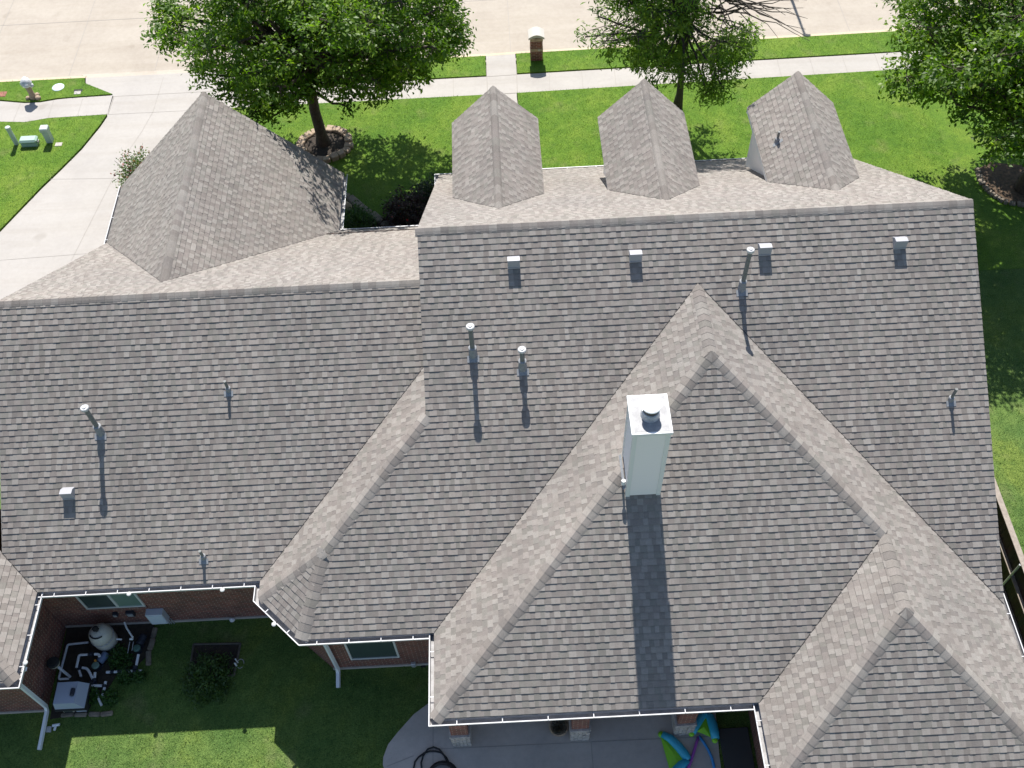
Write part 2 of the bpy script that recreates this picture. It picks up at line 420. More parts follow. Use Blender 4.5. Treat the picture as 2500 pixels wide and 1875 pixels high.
# ------------------------------------------------------------------ ground, street, lawns
def zg(y):  # the back garden lies a little higher than the street side
    t = min(1, max(0, (2-y)/5)); return .03+.27*t*t*(3-2*t)
g = MB(); g.face([(-250, -250, -.22), (250, -250, -.22), (250, 250, -.22), (-250, 250, -.22)])
tag(g.build('ground', M_FAR), kind='structure')
g = MB(); g.face([(-120, 17.4, -.12), (120, 17.4, -.12), (120, 28.6, -.12), (-120, 28.6, -.12)])
tag(g.build('street', M_STREET), kind='structure')
g = MB(); g.prism([(-120, 28.6), (120, 28.6), (120, 28.75), (-120, 28.75)], -.2, .0)
g.prism([(-120, 28.75), (120, 28.75), (120, 60), (-120, 60)], -.2, -.01, mi=1)
tag(g.build('far_kerb', [M_KERB, M_GRASS]), kind='structure')
def lawn(poly, top=.035, name='lawn', m=M_GRASS):
    b = MB(); b.prism(poly, -.2, top)
    return tag(b.build(name, m), kind='structure')
# drive and sidewalk
g = MB()
DL = [P2(262, 279), P2(262, 285), P2(245, 310), P2(200, 365), P2(150, 415), P2(100, 463), P2(50, 515), P2(0, 567)]
drv = [(-13.04, 16.31), (-14.33, 17.2), (-14.40, 17.55), (-8.0, 17.55), (-8.1, 17.2), (-9.0, 16.31), (-9.0, 15.22), (-9.0, 14.6), (-9.6, 13.4), (-10.3, 12.), (-10.7, 10.5), (-10.8, 4.6), (-17.5, 4.6), (-16.7, 6.8)]+[tuple(p) for p in DL[::-1]]
g.prism([tuple(p) for p in drv], -.2, 0.)
tag(g.build('driveway', M_DRIVE), kind='structure')
g = MB(); g.face([(-14.40, 17.55, 0), (-8.0, 17.55, 0), (-7.8, 17.95, -.116), (-14.7, 17.95, -.116)][::1])
tag(g.build('driveway_apron', M_STREET), kind='structure')
swN = [(-40, 15.1)]+[P2(0, 297), P2(60, 298), P2(90, 293), P2(118, 288), P2(262, 279)]
swF = [P2(275, 233), P2(170, 240), P2(140, 243), P2(100, 250), P2(60, 252), P2(0, 247), (-40, 16.2)]
g = MB(); g.prism([tuple(p) for p in swN+swF], -.2, .004)
tag(g.build('sidewalk', M_DRIVE), kind='structure')
g = MB(); g.prism([(-9.0, 15.22), (1.6, 15.22), (2.73, 15.23), (18, 15.45), (60, 15.8), (60, 16.85), (18, 16.5), (2.77, 16.35), (1.6, 16.32), (-9.0, 16.31)], -.2, .003)
tag(g.build('sidewalk', M_DRIVE), kind='structure')
g = MB(); g.prism([(1.6, 16.324), (2.77, 16.354), (2.77, 17.66), (1.6, 17.62)], -.2, 0.)
g.prism([(1.62, 7.), (2.72, 7.), (2.72, 15.226), (1.62, 15.216)], -.2, 0.)
tag(g.build('front_walk', M_DRIVE), kind='structure')
# kerb: a raised lip along the lawn strips
g = MB()
for (a, b) in (((-60, 17.7), (-14.42, 17.55)), ((-8.0, 17.55), (1.6, 17.62)), ((1.6, 17.62), (2.77, 17.66)), ((2.77, 17.66), (60, 18.3))):
    t = .01 if a[0] != 1.6 else .002
    g.prism([(a[0], a[1]), (b[0], b[1]), (b[0], b[1]+.14), (a[0], a[1]+.14)], -.2, t)
tag(g.build('kerb', M_KERB), kind='structure')
# joints in the concrete: narrow dark grooves
g = MB()
def joint(a, b, z=.0045, wd=.016):
    a = Vector((a[0], a[1])); b = Vector((b[0], b[1])); n = (b-a).normalized(); n = Vector((-n.y, n.x))*wd/2
    g.face([(a.x-n.x, a.y-n.y, z), (b.x-n.x, b.y-n.y, z), (b.x+n.x, b.y+n.y, z), (a.x+n.x, a.y+n.y, z)])
for k in range(1, 30):
    x = 2.73+1.28*k if k > 0 else 0; joint((x, 15.25+x*.013), (x+.03, 16.33+x*.01), .0085)
for k in range(1, 9): x = 1.6-1.32*k; joint((x, 15.225), (x, 16.315), .0085)
joint((1.6, 15.225), (1.6, 16.32), .0085, .03); joint((2.75, 15.24), (2.77, 16.34), .0085, .03); joint((1.6, 16.322), (2.77, 16.35), .0085, .03); joint((1.62, 15.22), (2.72, 15.235), .0085, .03)
joint(P2(399, 189), P2(374, 272)); joint(P2(374, 272), P2(347, 320)); joint(P2(347, 320), P2(297, 393)); joint(P2(297, 393), P2(174, 636))
joint((-13.04, 16.3), (-9., 16.3)); joint((-13.05, 15.22), (-9., 15.2)); joint((-14.5, 11.72), (-10.7, 11.5)); joint((-15.6, 7.76), (-10.9, 7.92)); joint((-13.06, 15.25), (-13.04, 16.3), .0085, .04)
for u in ((205, 276, 193, 279), ): pass
joint(P2(202, 241), P2(190, 280), .0085); joint(P2(131, 246), P2(118, 287), .0085); joint(P2(50, 253), P2(32, 297), .0085)
JZ = -.115
for a, b in (((-15.2, 28.5), (-15.2, 17.75)), ((-11.75, 28.5), (-11.75, 17.8)), ((-18.8, 28.5), (-18.8, 17.75)), ((-7.2, 28.5), (-7.2, 17.8)), ((-2.5, 28.5), (-2.5, 17.8)), ((2.6, 28.5), (2.6, 17.82)), ((7.2, 28.5), (7.2, 17.85)), ((11.8, 28.5), (11.8, 17.9)), ((16.3, 28.5), (16.3, 17.95)), ((20.9, 28.5), (20.9, 18)), ((-30, 21.6), (30, 21.6)), ((-30, 25.2), (30, 25.2))): joint(a, b, JZ, .02)
tag(g.build('joint_lines', M_JOINT), kind='structure')
# lawns
lawn([(-8.95, 15.19), (-9.0, 14.6), (-9.6, 13.4), (-10.3, 12.), (-10.7, 10.5), (-10.8, 5.), (1.6, 5.), (1.6, 15.19)])
lawn([(2.75, 15.2), (2.75, 5), (60, 5), (60, 15.77), (18, 15.42)])
lawn([(-8.9, 16.36), (1.57, 16.36), (1.57, 17.6), (-7.9, 17.53), (-8.05, 17.2)])
lawn([(2.80, 16.40), (18, 16.54), (60, 16.9), (60, 18.27), (2.80, 17.64)])
lawn([(-40, 16.24)]+[P2(*p) for p in ((0, 245), (60, 250), (100, 248), (140, 241), (275, 231))]+[(-14.36, 17.2), (-14.44, 17.53), (-40, 17.62)])
lawn([P2(262, 281), P2(118, 290), P2(90, 295), P2(60, 300), P2(0, 299), (-40, 15.05), (-40, 4.6), (-17.6, 4.6), (-16.75, 6.8)]+[P2(*p) for p in ((-2, 565), (48, 513), (98, 461), (148, 413), (198, 363), (243, 308), (260, 283))])
g = MB(); ys = [5-.5*i for i in range(0, 20)]+[-6, -10, -20, -50]
for x0, x1 in ((-60, 60),):
    for a, b in zip(ys[:-1], ys[1:]): g.face([(x0, b, zg(b)), (x1, b, zg(b)), (x1, a, zg(a)), (x0, a, zg(a))])
tag(g.build('back_lawn', M_GRASSB), kind='structure')
ZL = .3
# patio
g = MB()
arc = [P2(u, v, ZL) for u, v in ((945, 1900), (935, 1868), (936, 1850), (948, 1818), (970, 1790), (1010, 1745), (1050, 1715))]+[(.2, -7.9), (.4, -7.2)]
g.prism([(-1.3, -16)]+[tuple(p) for p in arc]+[(6.62, -7.2), (6.42, -9.9), (6.3, -16)], .1, ZL+.03)
tag(g.build('patio', M_PATIO), kind='structure')
g = MB()
zz = ZL+.035
joint((-.35, -7.6), (-.34, -14), zz); joint((-.3, -9.4), (6.42, -9.43), zz); joint((3.43, -9.43), (3.42, -14), zz); joint(P2(1010, 1846, ZL), P2(945, 1872, ZL), zz)
tag(g.build('joint_lines', M_JOINT), kind='structure')

# ------------------------------------------------------------------ the house
house = empty('brick_house', (1.5, 0, 0), 'large red brick house under a grey shingle roof with hips, three dormers and white gutters', 'house')
def roof(name_seed, items, caps, label=None, cull=None):
    b = MB()
    for i, (pl, poly) in enumerate(items):
        shingles(b, pl, poly, name_seed+{0: 0}.get(0, 0)+i*0+int(abs(pl[1]*1000))+int(abs(pl[2]*100)), cull[i] if cull and i in cull else None)
    r = b.build('roof', M_SH, house)
    if label: r['label'] = label
    if caps:
        c = MB()
        for i, (p0, p1, n1, n2) in enumerate(caps): ridge_caps(c, p0, p1, n1, n2, seed=name_seed*17+i)
        c.build('ridge_cap', M_SH, r)
    return r
def p3(pl, x, y, dz=0.): return (x, y, zat(pl, x, y)+dz)
yAF = (H-ZEF)/mf; yBF = YB+(ZB-ZEF)/mf
cullAB = lambda x, y: zat(D_L, x, y) > zat(A_B, x, y)+.06 and zat(D_R, x, y) > zat(A_B, x, y)+.06 and y < -1.5
DHX, DHY0, DFR = 1.235, 0, 6.65
DORM = [(1.88, 6.99, 5.78, 6.66), (6.08, 7.04, 5.80, 6.56), (10.38, 6.98, 5.82, 6.62)]
roofA = roof(3, [(A_B, [(0, 0), (XR, 0), (XR, ye-.02), (0, ye)]), (A_B, [(0, ye), (-3.03, ye), (-2.437, -6.057), (0, -3.62)]),
        (A_F, [(0, 0), (XR, 0), (XR, yAF), (0, yAF)]),
        (C_L, [(0, -2.13), (0, -3.62), (-2.437, -6.057), (-4.09, -6.65), (-4.09, yBe)]),
        (BAY, [(-2.437, -6.057), (-3.03, ye), (-4.09, -6.65)])],
     [((XR, 0, H), (-.02, 0, H), A_B, A_F),
      ((-4.09, -6.65, ZE), (-2.437, -6.057, zat(C_L, -2.437, -6.057)), C_L, BAY),
      ((-3.03, ye, ZE), (-2.437, -6.057, zat(C_L, -2.437, -6.057)), BAY, A_B),
      ((-2.437, -6.057, zat(C_L, -2.437, -6.057)), (0, -3.62, zc), C_L, A_B)],
     'main roof with a long level ridge, three dormers in front and box vents behind', cull={0: cullAB})
roofB = roof(5, [(B_B, [(XB0, YB), (0, YB), (0, -2.13), (-4.09, yBe), (XGe, yBe), (XB0, yBe+(XGe-XB0))]),
        (B_F, [(XB0, YB), (0, YB), (0, yBF), (XB0, yBF)])],
     [((0, YB, ZB), (XB0, YB, ZB), B_B, B_F)], 'lower wing roof on the left')
roofD = roof(7, [(D_L, [(XD, -1.34), (XD, YD2), (xDl, yeD), (xDl, ye)]),
        (D_B, [(XD, YD2), (XE, yED), (xEl, yeD), (xDl, yeD)]),
        (D_R, [(XD, -1.34), (XD, YD2), (XE, yED), (11.77, yED)]),
        (D_R, [(XE, yED), (XE, YE2), (xEr, yEe), (xEr, -7.72), (11.77, yED)]),
        (E_L, [(XE, yED), (XE, YE2), (xEl, yEe), (xEl, yeD)]),
        (E_B, [(XE, YE2), (xEr, yEe), (xEl, yEe)])],
     [((xDl, yeD, ZE), (XD, YD2, ZD), D_L, D_B), ((XE+.02, yED, ZEr), (XD, YD2, ZD), D_R, D_B),
      ((XD, YD2, ZD), (XD, -1.36, ZD), D_L, D_R),
      ((xEl, yEe, ZE), (XE, YE2, ZEr), E_L, E_B), ((xEr, yEe, ZE), (XE, YE2, ZEr), D_R, E_B),
      ((XE, YE2, ZEr), (XE, yED-.05, ZEr), E_L, D_R)], 'hipped rear roofs stepping down to the right, carrying the chimney')
yFv = YB+(ZB-ZF)/mf
cullF = lambda x, y: False
roofF = roof(11, [(F_L, [(XF, yFv), (XF, YF2), (-10.09, YF2), (-10.09, yBF)]), (F_R, [(XF, yFv), (XF, YF2), (-3.04, YF2), (-3.04, yBF)])],
     [((XF, YF2, ZF), (XF, yFv-.05, ZF), F_L, F_R)], 'steep front gable roof on the left, half in tree shade')
roofG = roof(13, [(G_R, [(XGe, yBe), (XGe, YG), (XG, YG+(XGe-XG)), (XG, yBe+(XGe-XG))]), (G_B, [(XGe, YG), (XG, YG+(XGe-XG)), (2*XG-XGe, YG)]),
                  (G_L, [(XG, yBe+(XGe-XG)), (XG, YG+(XGe-XG)), (2*XG-XGe, YG), (2*XG-XGe, yBe+(XGe-XG))])],
     [((XGe, YG, ZE), (XG, YG+(XGe-XG), zat(G_R, XG, 0)), G_R, G_B), ((XG, YG+(XGe-XG), zat(G_R, XG, 0)), (XG, yBe+(XGe-XG), zat(G_R, XG, 0)), G_R, G_L)],
     'hipped corner roof at the lower left')
def valleys(parent, lines):
    for p0, p1 in lines:
        b = MB(); valley(b, p0, p1); b.build('valley_shade_line', M_VALL, parent)
valleys(roofD, [((XD, -1.34, ZD), (xDl, ye, ZE)), ((XD, -1.34, ZD), (XR-.02, -7.72, ZE)), ((XE, yED, ZEr), (xEl, yeD, ZE))])
valleys(roofA, [((0, -2.13, zc), (-4.09, yBe, ZE))])
valleys(roofF, [((XF, yFv, ZF), (-3.04, yBF, ZEF)), ((XF, yFv, ZF), (-10.09, yBF, ZEF))])
valleys(roofG, [((XGe, yBe, ZE), (XB0, yBe+(XGe-XB0)*-1+0*1 if False else yBe+(XGe-XB0), zat(G_R, XB0, 0)))])
# dormers
def dormer(x, zr, ze, yf):
    g_ = (zr-ze)/DHX; L_ = (zr-g_*x, g_, 0); R_ = (zr+g_*x, -g_, 0)
    yr = (H-zr)/mf; yv = (H-ze)/mf
    b = MB(); wx = DHX-.2; zt = ze+.1
    fy = yf-.3; zb = H-mf*fy
    # side walls and front wall, closed against the slope below the roof
    for s in (-1, 1):
        X = x+s*wx
        b.face([(X, (H-zt)/mf, zt), (X, fy, zt), (X, fy, zb-.1)])
    b.face([(x-wx, fy, zb-.1), (x+wx, fy, zb-.1), (x+wx, fy, zt), (x, fy, zt+g_*wx), (x-wx, fy, zt)])
    w_ = b.build('dormer', M_SIDING, house)
    r = MB(); hs = int(x*10)
    shingles(r, L_, [(x, yr), (x, yf), (x-DHX, yf), (x-DHX, yv)], 100+hs)
    shingles(r, R_, [(x, yr), (x, yf), (x+DHX, yf), (x+DHX, yv)], 200+hs)
    ridge_caps(r, (x, yf, zr), (x, yr-.05, zr), L_, R_, seed=hs, exp=.3, wid=.14)
    r.build('dormer_roof', M_SH, w_)
    for s in (-1, 1):
        v_ = MB(); valley(v_, (x, yr, zr), (x+s*DHX, yv, ze)); v_.build('valley_shade_line', M_VALL, w_)
    f = MB()   # eave and rake boards
    for s in (-1, 1):
        xe = x+s*DHX; f.box(min(xe, xe-s*.22), max(xe, xe-s*.22), yv-.1, yf, ze-.13, ze-.02)
        a = Vector((x, yf-.015, zr-.02)); c = Vector((xe, yf-.015, ze-.02)); d = Vector((0, 0, -.16)); e_ = Vector((0, -.03, 0))
        f.mesh([a, c, c+d, a+d, a+e_, c+e_, c+d+e_, a+d+e_], [(0, 1, 2, 3), (4, 5, 6, 7), (0, 1, 5, 4), (3, 2, 6, 7), (1, 2, 6, 5)])
    f.build('fascia', M_WHITE, w_)
    wn = MB(); wn.box(x-.45, x+.45, fy, fy+.03, zb+.25, zt+.3); wn.build('window', M_GLASS, w_)
    return w_
for d in DORM: dormer(*d)

# walls
b = MB()
OH = .42
def wallrun(b, pts, z0=-.1, z1=ZE-.1, mi=0):
    for p, q in zip(pts[:-1], pts[1:]):
        b.face([(p[0], p[1], z0), (q[0], q[1], z0), (q[0], q[1], z1), (p[0], p[1], z1)], mi=mi)
yWB = yBe+OH; xWG = -9.92; yWG = YG+.38; yWA = ye+.42
run = [(XB0+.3, 2.), (XB0+.3, yWB), (xWG, yWB), (xWG, yWG), (-14.2, yWG), (-14.2, -3.9), (XB0+.3, -3.9)]
wallrun(b, [(xWG, yWB), (xWG, yWG), (-14.2, yWG), (-14.2, -3.9), (-9.8, -3.9)])
wallrun(b, [(xWG, yWB), (-3.98, yWB)])
wallrun(b, [(-3.75, yWB), (-3.75, -6.5), (-2.86, yWA), (.45, yWA), (.45, -5.2), (7.28, -5.2), (7.28, yEe+.45), (12.35, yEe+.45), (12.35, 7.1), (.4, 7.1), (.4, 5.), (-3.5, 5.), (-3.5, 7.6), (-9.7, 7.6), (-9.7, yWB)])
# gable triangles and step walls between the roof levels
b.face([(12.35, 7.1, ZEF), (12.35, yWA, ZE-.1), (12.35, 0, H-.3)])
b.face([(-9.75, 4.9, 3.0), (-9.75, yWB, ZE), (-9.75, YB, ZB-.3)])
b.face([(-3.5, 7.6, 2.85), (-9.7, 7.6, 2.85), (XF, 7.6, ZF-.3)])
walls = b.build('wall', M_BRICK, house)
b = MB()
b.face([(0, 0, H-.02), (0, -3.62, zc-.02), (0, YB+(zc-ZB)/m_, zc-.1), (0, YB, ZB-.1)])
b.face([(0, 0, H-.02), (0, YB, ZB-.1), (0, yBF, ZEF-.1), (0, yAF, ZEF-.02)])
b.build('step_wall', M_SIDING, house)
# foundation ledge
b = MB()
for a, c in (((-9.92, yWB-.012), (-3.98, yWB-.012)), ((-14.2, yWG-.012), (-9.93, yWG-.012)), ((-2.86, yWA-.012), (.45, yWA-.012))):
    b.box(a[0], c[0], a[1]-.02, a[1]+.01, .2, ZL+.09)
b.build('foundation', M_CONC or M_PATIO, house)
# soffits (flat boards closing the eaves)
b = MB(); z = ZE-.11
for poly in ([(xWG-.1, yBe), (-3.9, yBe), (-3.9, yWB+.05), (xWG-.1, yWB+.05)], [(xWG-.1, YG), (XGe, YG), (XGe, yBe), (xWG-.1, yBe)], [(-14.5, YG), (xWG-.1, YG), (xWG-.1, YG+.45), (-14.5, YG+.45)],
             [(-4.09, yBe), (-4.09, -6.65), (-3.03, ye), (.5, ye), (.5, yWA+.1), (-2.9, yWA+.1), (-3.7, -6.4), (-3.7, yBe)],
             [(xDl, ye), (xDl, yeD), (xEl+.4, yeD), (xEl+.4, -5.), (xDl+.5, -5.)], [(xEl, yeD), (xEl, yEe), (xEl+.5, yEe), (xEl+.5, yeD)], [(xEl, yEe), (xEr, yEe), (xEr, yEe+.5), (xEl, yEe+.5)],
             [(xEr, yEe), (xEr, -7.5), (12.3, -7.5), (12.3, yEe)]):
    b.face([(x, y, z) for x, y in poly]); b.build('soffit', M_SOF, house); b = MB()
z = ZEF-.11
for poly in ([(0, yAF), (XR, yAF), (XR, 7.0), (0, 7.)], [(-3.1, yBF), (0, yBF), (0, 4.9), (-3.1, 4.9)], [(-3.04, yBF), (-3.04, YF2), (-3.6, YF2), (-3.6, yBF)], [(-10.09, yBF-.4), (-10.09, YF2), (-9.6, YF2), (-9.6, yBF-.4)]):
    b.face([(x, y, z) for x, y in poly]); b.build('soffit', M_SOF, house); b = MB()
# rake boards
def board(a, c, depth=.17, th=.03, out=(1, 0)):
    b = MB(); a = Vector(a); c = Vector(c); d = Vector((0, 0, -depth)); e = Vector((out[0]*th, out[1]*th, 0))
    vs = [a, c, c+d, a+d, a+e, c+e, c+d+e, a+d+e]
    b.mesh(vs, [(3, 2, 1, 0), (4, 5, 6, 7), (0, 1, 5, 4), (3, 7, 6, 2), (0, 4, 7, 3), (1, 2, 6, 5)])
    b.build('rake_board', M_WHITE, house)
dz = -.03
board((XR-.06, 0, H+dz), (XR-.06, ye, ZE+dz)); board((XR-.06, 0, H+dz), (XR-.06, yAF, ZEF+dz))
board((XB0+.01, YB, ZB+dz), (XB0+.01, -5.4, zat(B_B, 0, -5.4)+dz), out=(-1, 0)); board((XB0+.01, YB, ZB+dz), (XB0+.01, yBF, ZEF+dz), out=(-1, 0))
board((XF, YF2-.04, ZF+dz), (-10.09, YF2-.04, ZEF+dz), out=(0, 1)); board((XF, YF2-.04, ZF+dz), (-3.04, YF2-.04, ZEF+dz), out=(0, 1))
board((.05, 0, H-.05), (.05, -3.6, zc-.05), out=(-1, 0)); board((.05, 0, H-.05), (.05, yAF, ZEF-.05), out=(-1, 0))

# gutters: open troughs with a rolled front lip and straps
GW = .115
def gutter(pts, ze=ZE, side=-1, straps=None, ends=True, width=GW, lab=None, strap_pts=None):
    """pts: eave line in plan; side: +1 / -1 which side is outward (left/right of travel)"""
    b = MB(); n = len(pts); P = [Vector((p[0], p[1])) for p in pts]
    def offs(d):
        out = []
        for i in range(n):
            ns = []
            if i > 0: t = (P[i]-P[i-1]).normalized(); ns.append(Vector((-t.y, t.x))*side)
            if i < n-1: t = (P[i+1]-P[i]).normalized(); ns.append(Vector((-t.y, t.x))*side)
            if len(ns) == 1: o = ns[0]*d
            else: s = (ns[0]+ns[1]); o = s*(d/max(.2, 1+ns[0].dot(ns[1])))
            out.append(P[i]+o)
        return out
    prof = [(-.03, -.05), (-.03, -.14), (.012, -.15), (width-.03, -.15), (width-.012, -.10), (width-.012, -.05), (width-.016, -.046), (width-.016, -.035), (width+.006, -.035), (width+.006, -.055), (width-.002, -.06), (width-.002, -.10), (width-.024, -.165), (-.035, -.165), (-.035, -.05)]
    rows = []
    for d, dz in prof: rows.append([(q.x, q.y, ze+dz) for q in offs(d)])
    for i in range(len(prof)-1):
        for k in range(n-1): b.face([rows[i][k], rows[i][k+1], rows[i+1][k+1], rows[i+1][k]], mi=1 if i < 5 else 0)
    if ends:
        for k in (0, n-1): b.face([rows[i][k] for i in (1, 3, 4, 5, 8, 11, 12)])
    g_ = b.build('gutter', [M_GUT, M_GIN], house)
    if lab: g_['label'] = lab
    tot = 0
    if straps:
        for k in range(n-1):
            a, c = P[k], P[k+1]; L_ = (c-a).length; t = (c-a).normalized(); o = Vector((-t.y, t.x))*side
            m = max(1, int(round(L_/straps)))
            if L_ < .5: continue
            for j in range(m):
                q = a+t*(L_*(j+.5)/m); s = MB()
                ang = math.atan2(t.y, t.x); M = Matrix.Translation((q.x, q.y, ze))@Matrix.Rotation(ang, 4, 'Z')
                s.box(-.009, .009, min(side*.0, side*width), max(side*.0, side*width), -.038, -.027, M=M)
                s.build('gutter_strap', M_GUT, g_)
    return g_
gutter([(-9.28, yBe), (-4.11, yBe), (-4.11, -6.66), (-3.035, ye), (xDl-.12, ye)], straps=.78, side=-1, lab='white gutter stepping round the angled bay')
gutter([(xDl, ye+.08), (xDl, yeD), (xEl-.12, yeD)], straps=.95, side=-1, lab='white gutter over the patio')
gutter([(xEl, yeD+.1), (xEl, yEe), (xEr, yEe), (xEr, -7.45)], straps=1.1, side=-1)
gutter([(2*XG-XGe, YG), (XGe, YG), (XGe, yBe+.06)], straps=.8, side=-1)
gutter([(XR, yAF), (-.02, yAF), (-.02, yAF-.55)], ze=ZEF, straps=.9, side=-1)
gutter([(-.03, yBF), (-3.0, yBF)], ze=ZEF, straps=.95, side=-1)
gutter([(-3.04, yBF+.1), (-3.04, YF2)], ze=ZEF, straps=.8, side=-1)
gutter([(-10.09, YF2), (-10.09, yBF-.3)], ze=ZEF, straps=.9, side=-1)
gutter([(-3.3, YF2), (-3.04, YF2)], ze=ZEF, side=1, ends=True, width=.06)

# windows
def window(x0, x1, z0, z1, y, mull=(), glass=(M_GLASS,), rails=()):
    f = MB(); t = .05
    f.box(x0, x1, y-.03, y+.05, z0, z0+t, b=.004); f.box(x0, x1, y-.03, y+.05, z1-t, z1, b=.004)
    f.box(x0, x0+t, y-.03, y+.05, z0+t, z1-t, b=.004); f.box(x1-t, x1, y-.03, y+.05, z0+t, z1-t, b=.004)
    for m in mull: f.box(m-.03, m+.03, y-.033, y+.05, z0+t, z1-t)
    for r in rails: f.box(x0+t, x1-t, y-.031, y+.05, r-.02, r+.02)
    w_ = MB(); w_.box(x0-.03, x1+.03, y-.055, y+.02, z0-.07, z0-.005, b=.004)
    wo = w_.build('window', M_BRICK, house)
    f.build('window_frame', M_FRAME, wo)
    xs = [x0+t]+list(mull)+[x1-t]
    for i in range(len(xs)-1):
        p = MB(); p.box(xs[i]+.001, xs[i+1]-.001, y-.008, y+.02, z0+t, z1-t); p.build('pane', glass[i % len(glass)], wo)
window(-8.98, -7.50, 1.38, 2.55, yWB-.004, mull=(-8.17,), glass=(M_GLASS, M_GLASSG))
window(-2.33, -1.12, .92, 2.6, yWA-.004, rails=(2.02,))

# downspouts
b = MB()
b.tube([(-9.22, -8.0, 3.2), (-9.62, -7.98, 2.86), (-9.82, -7.96, 2.7), (-9.83, -7.98, .62), (-9.83, -8.06, .5), (-9.86, -8.95, .37)], .045, n=4, flat=(.062, .05))
b.build('downspout', M_PVC, house)['label'] = 'white downspout at the left rear corner with a long outlet on the grass'
b = MB()
b.tube([(-2.95, -7.74, 3.2), (-2.78, -7.5, 3.0), (-2.74, yWA-.08, 2.85), (-2.72, yWA-.08, .55), (-2.72, yWA-.14, .42), (-2.71, yWA-.5, .34)], .045, n=4, flat=(.062, .05))
b.build('downspout', M_PVC, house)['label'] = 'white downspout beside the rear window'

# patio columns: brick shaft on a white stone base
for i, (x0, x1) in enumerate(((.12, .58), (2.93, 3.39), (5.40, 5.86))):
    b = MB(); b.box(x0+.03, x1-.03, -9.33, -8.93, 1.11, ZE-.11)
    c = b.build('column', M_BRICK, house)
    b = MB(); rnd = random.Random(i)
    b.box(x0, x1, -9.36, -8.90, .2, 1.06, b=.02)
    for k in range(32):   # rough facing stones
        z = ZL+.05+.13*(k//5)+rnd.random()*.03; xx = x0+(x1-x0)*((k % 5)+.2*rnd.random())/5.; wd = (x1-x0)/5*.92
        if z < .98: b.box(xx, min(x1, xx+wd), -9.36-.012-rnd.random()*.02, -9.3, z, z+.11, b=.01)
    b.box(x0-.02, x1+.02, -9.39, -8.88, 1.06, 1.11, b=.01)
    b.build('stone_base', M_STONE, c)
# roof vents
def roof_vent(pl, x, y, lab, w_=.28, rot=0):
    z = zat(pl, x, y); b = MB(); h = .27
    y0 = y-.0; yb_ = y+.17
    # hood: nearly level top, vertical face towards the eave
    z1 = z+h
    v = [(x-w_/2, y, z+.015), (x+w_/2, y, z+.015), (x+w_/2, y, z1), (x-w_/2, y, z1),
         (x-w_/2, y+.25, zat(pl, x, y+.25)), (x+w_/2, y+.25, zat(pl, x, y+.25)), (x+w_/2, y+.13, z1-.01), (x-w_/2, y+.13, z1-.01), (x-w_/2, y+.03, z+.02), (x+w_/2, y+.03, z+.02)]
    b.mesh(v, [(0, 1, 2, 3), (3, 2, 6, 7), (0, 3, 7, 4, 8), (1, 9, 5, 6, 2), (7, 6, 5, 4), (8, 9, 1, 0)])
    sl = lambda dx, dy, dz: (x+dx, y+dy, zat(pl, x, y+dy)+dz)
    o = b.build('roof_vent', M_VENT, house); o['label'] = lab
    l = MB(); l.box(x-w_/2-.004, x+w_/2+.004, y-.012, y-.002, z+.02, z+.05); l.build('vent_lip', M_VENT, o)
    return o
names = ['leftmost of the four grey box vents below the main ridge', 'second box vent from the left below the main ridge', 'box vent just above the tall vent pipe', 'box vent nearest the right edge of the main roof']
for (x, y), nme in zip(((2.17, -.87), (4.95, -.87), (7.90, -.87), (10.98, -.88)), names): roof_vent(A_B, x, y, nme)
roof_vent(B_B, -8.50, -4.45, 'grey box vent low on the left wing roof')
# vent pipes
M_FLASH = mottled('dull_flashing', (.30, .31, .32), (.22, .23, .24), 20, .6, .1, .003)
M_CAPM = mottled('dull_cap_metal', (.62, .62, .61), (.45, .45, .45), 20, .5, .1, .003)
def vent_pipe(pl, x, y, h, rad, lab, cap=True, boot=True, lead=False, slope_h=0):
    z = zat(pl, x, y); b = MB()
    b.tube([(x, y, z-.05), (x, y, z+h)], rad, n=16)
    p = b.build('vent_pipe', M_PIPE, house, smooth=False); p['label'] = lab
    if boot:
        b = MB(); hb = .26 if h > .5 else .10; r0 = rad*1.6 if h > .5 else rad*1.7
        b.lathe([(r0*1.3, -.12), (r0*1.12, hb*.25), (r0*1.0, hb*.85), (r0*1.06, hb*.9), (r0*1.06, hb), (rad*1.02, hb+.02)], (x, y, z), n=20)
        q = r0+.05
        sl = lambda dx, dy: (x+dx, y+dy, zat(pl, x+dx, y+dy)+.026)
        b.mesh([sl(-q, -q-.03), sl(q, -q-.03), sl(q, -q*.25), sl(-q, -q*.25)], [(0, 1, 2, 3)])
        b.build('flashing', M_FLASH, p)
    if cap:
        b = MB(); rc = rad*1.75
        b.lathe([(rad*.9, h-.05), (rc*.95, h-.04), (rc, h-.015), (rc, h+.02), (rc*.86, h+.034), (rc*.8, h+.028), (rc*.5, h+.03), (rc*.42, h+.05), (rc*.02, h+.056)], (x, y, z), n=20)
        b.build('pipe_cap', M_CAPM, p)
    return p
vent_pipe(A_B, 1.14, -2.48, 1.0, .055, 'taller of the two capped vent pipes left of the chimney')
vent_pipe(A_B, 2.25, -2.78, .66, .055, 'shorter capped vent pipe standing beside the tall one')
vent_pipe(A_B, 7.33, -1.48, 1.27, .05, 'tall capped vent pipe right of the rear gable peak')
vent_pipe(B_B, -7.72, -3.15, 1.0, .055, 'capped vent pipe on the left wing roof, leaning over in the view')
vent_pipe(B_B, -4.68, -2.45, .36, .035, 'short plumbing vent in the middle of the left wing roof', cap=False)
vent_pipe(B_B, -5.40, -5.72, .34, .035, 'short plumbing vent just above the left wing gutter', cap=False)
vent_pipe(A_B, 11.89, -3.82, .42, .035, 'short plumbing vent near the right roof edge', cap=False)
vpd = DORM[2]; gdo = (vpd[1]-vpd[2])/DHX
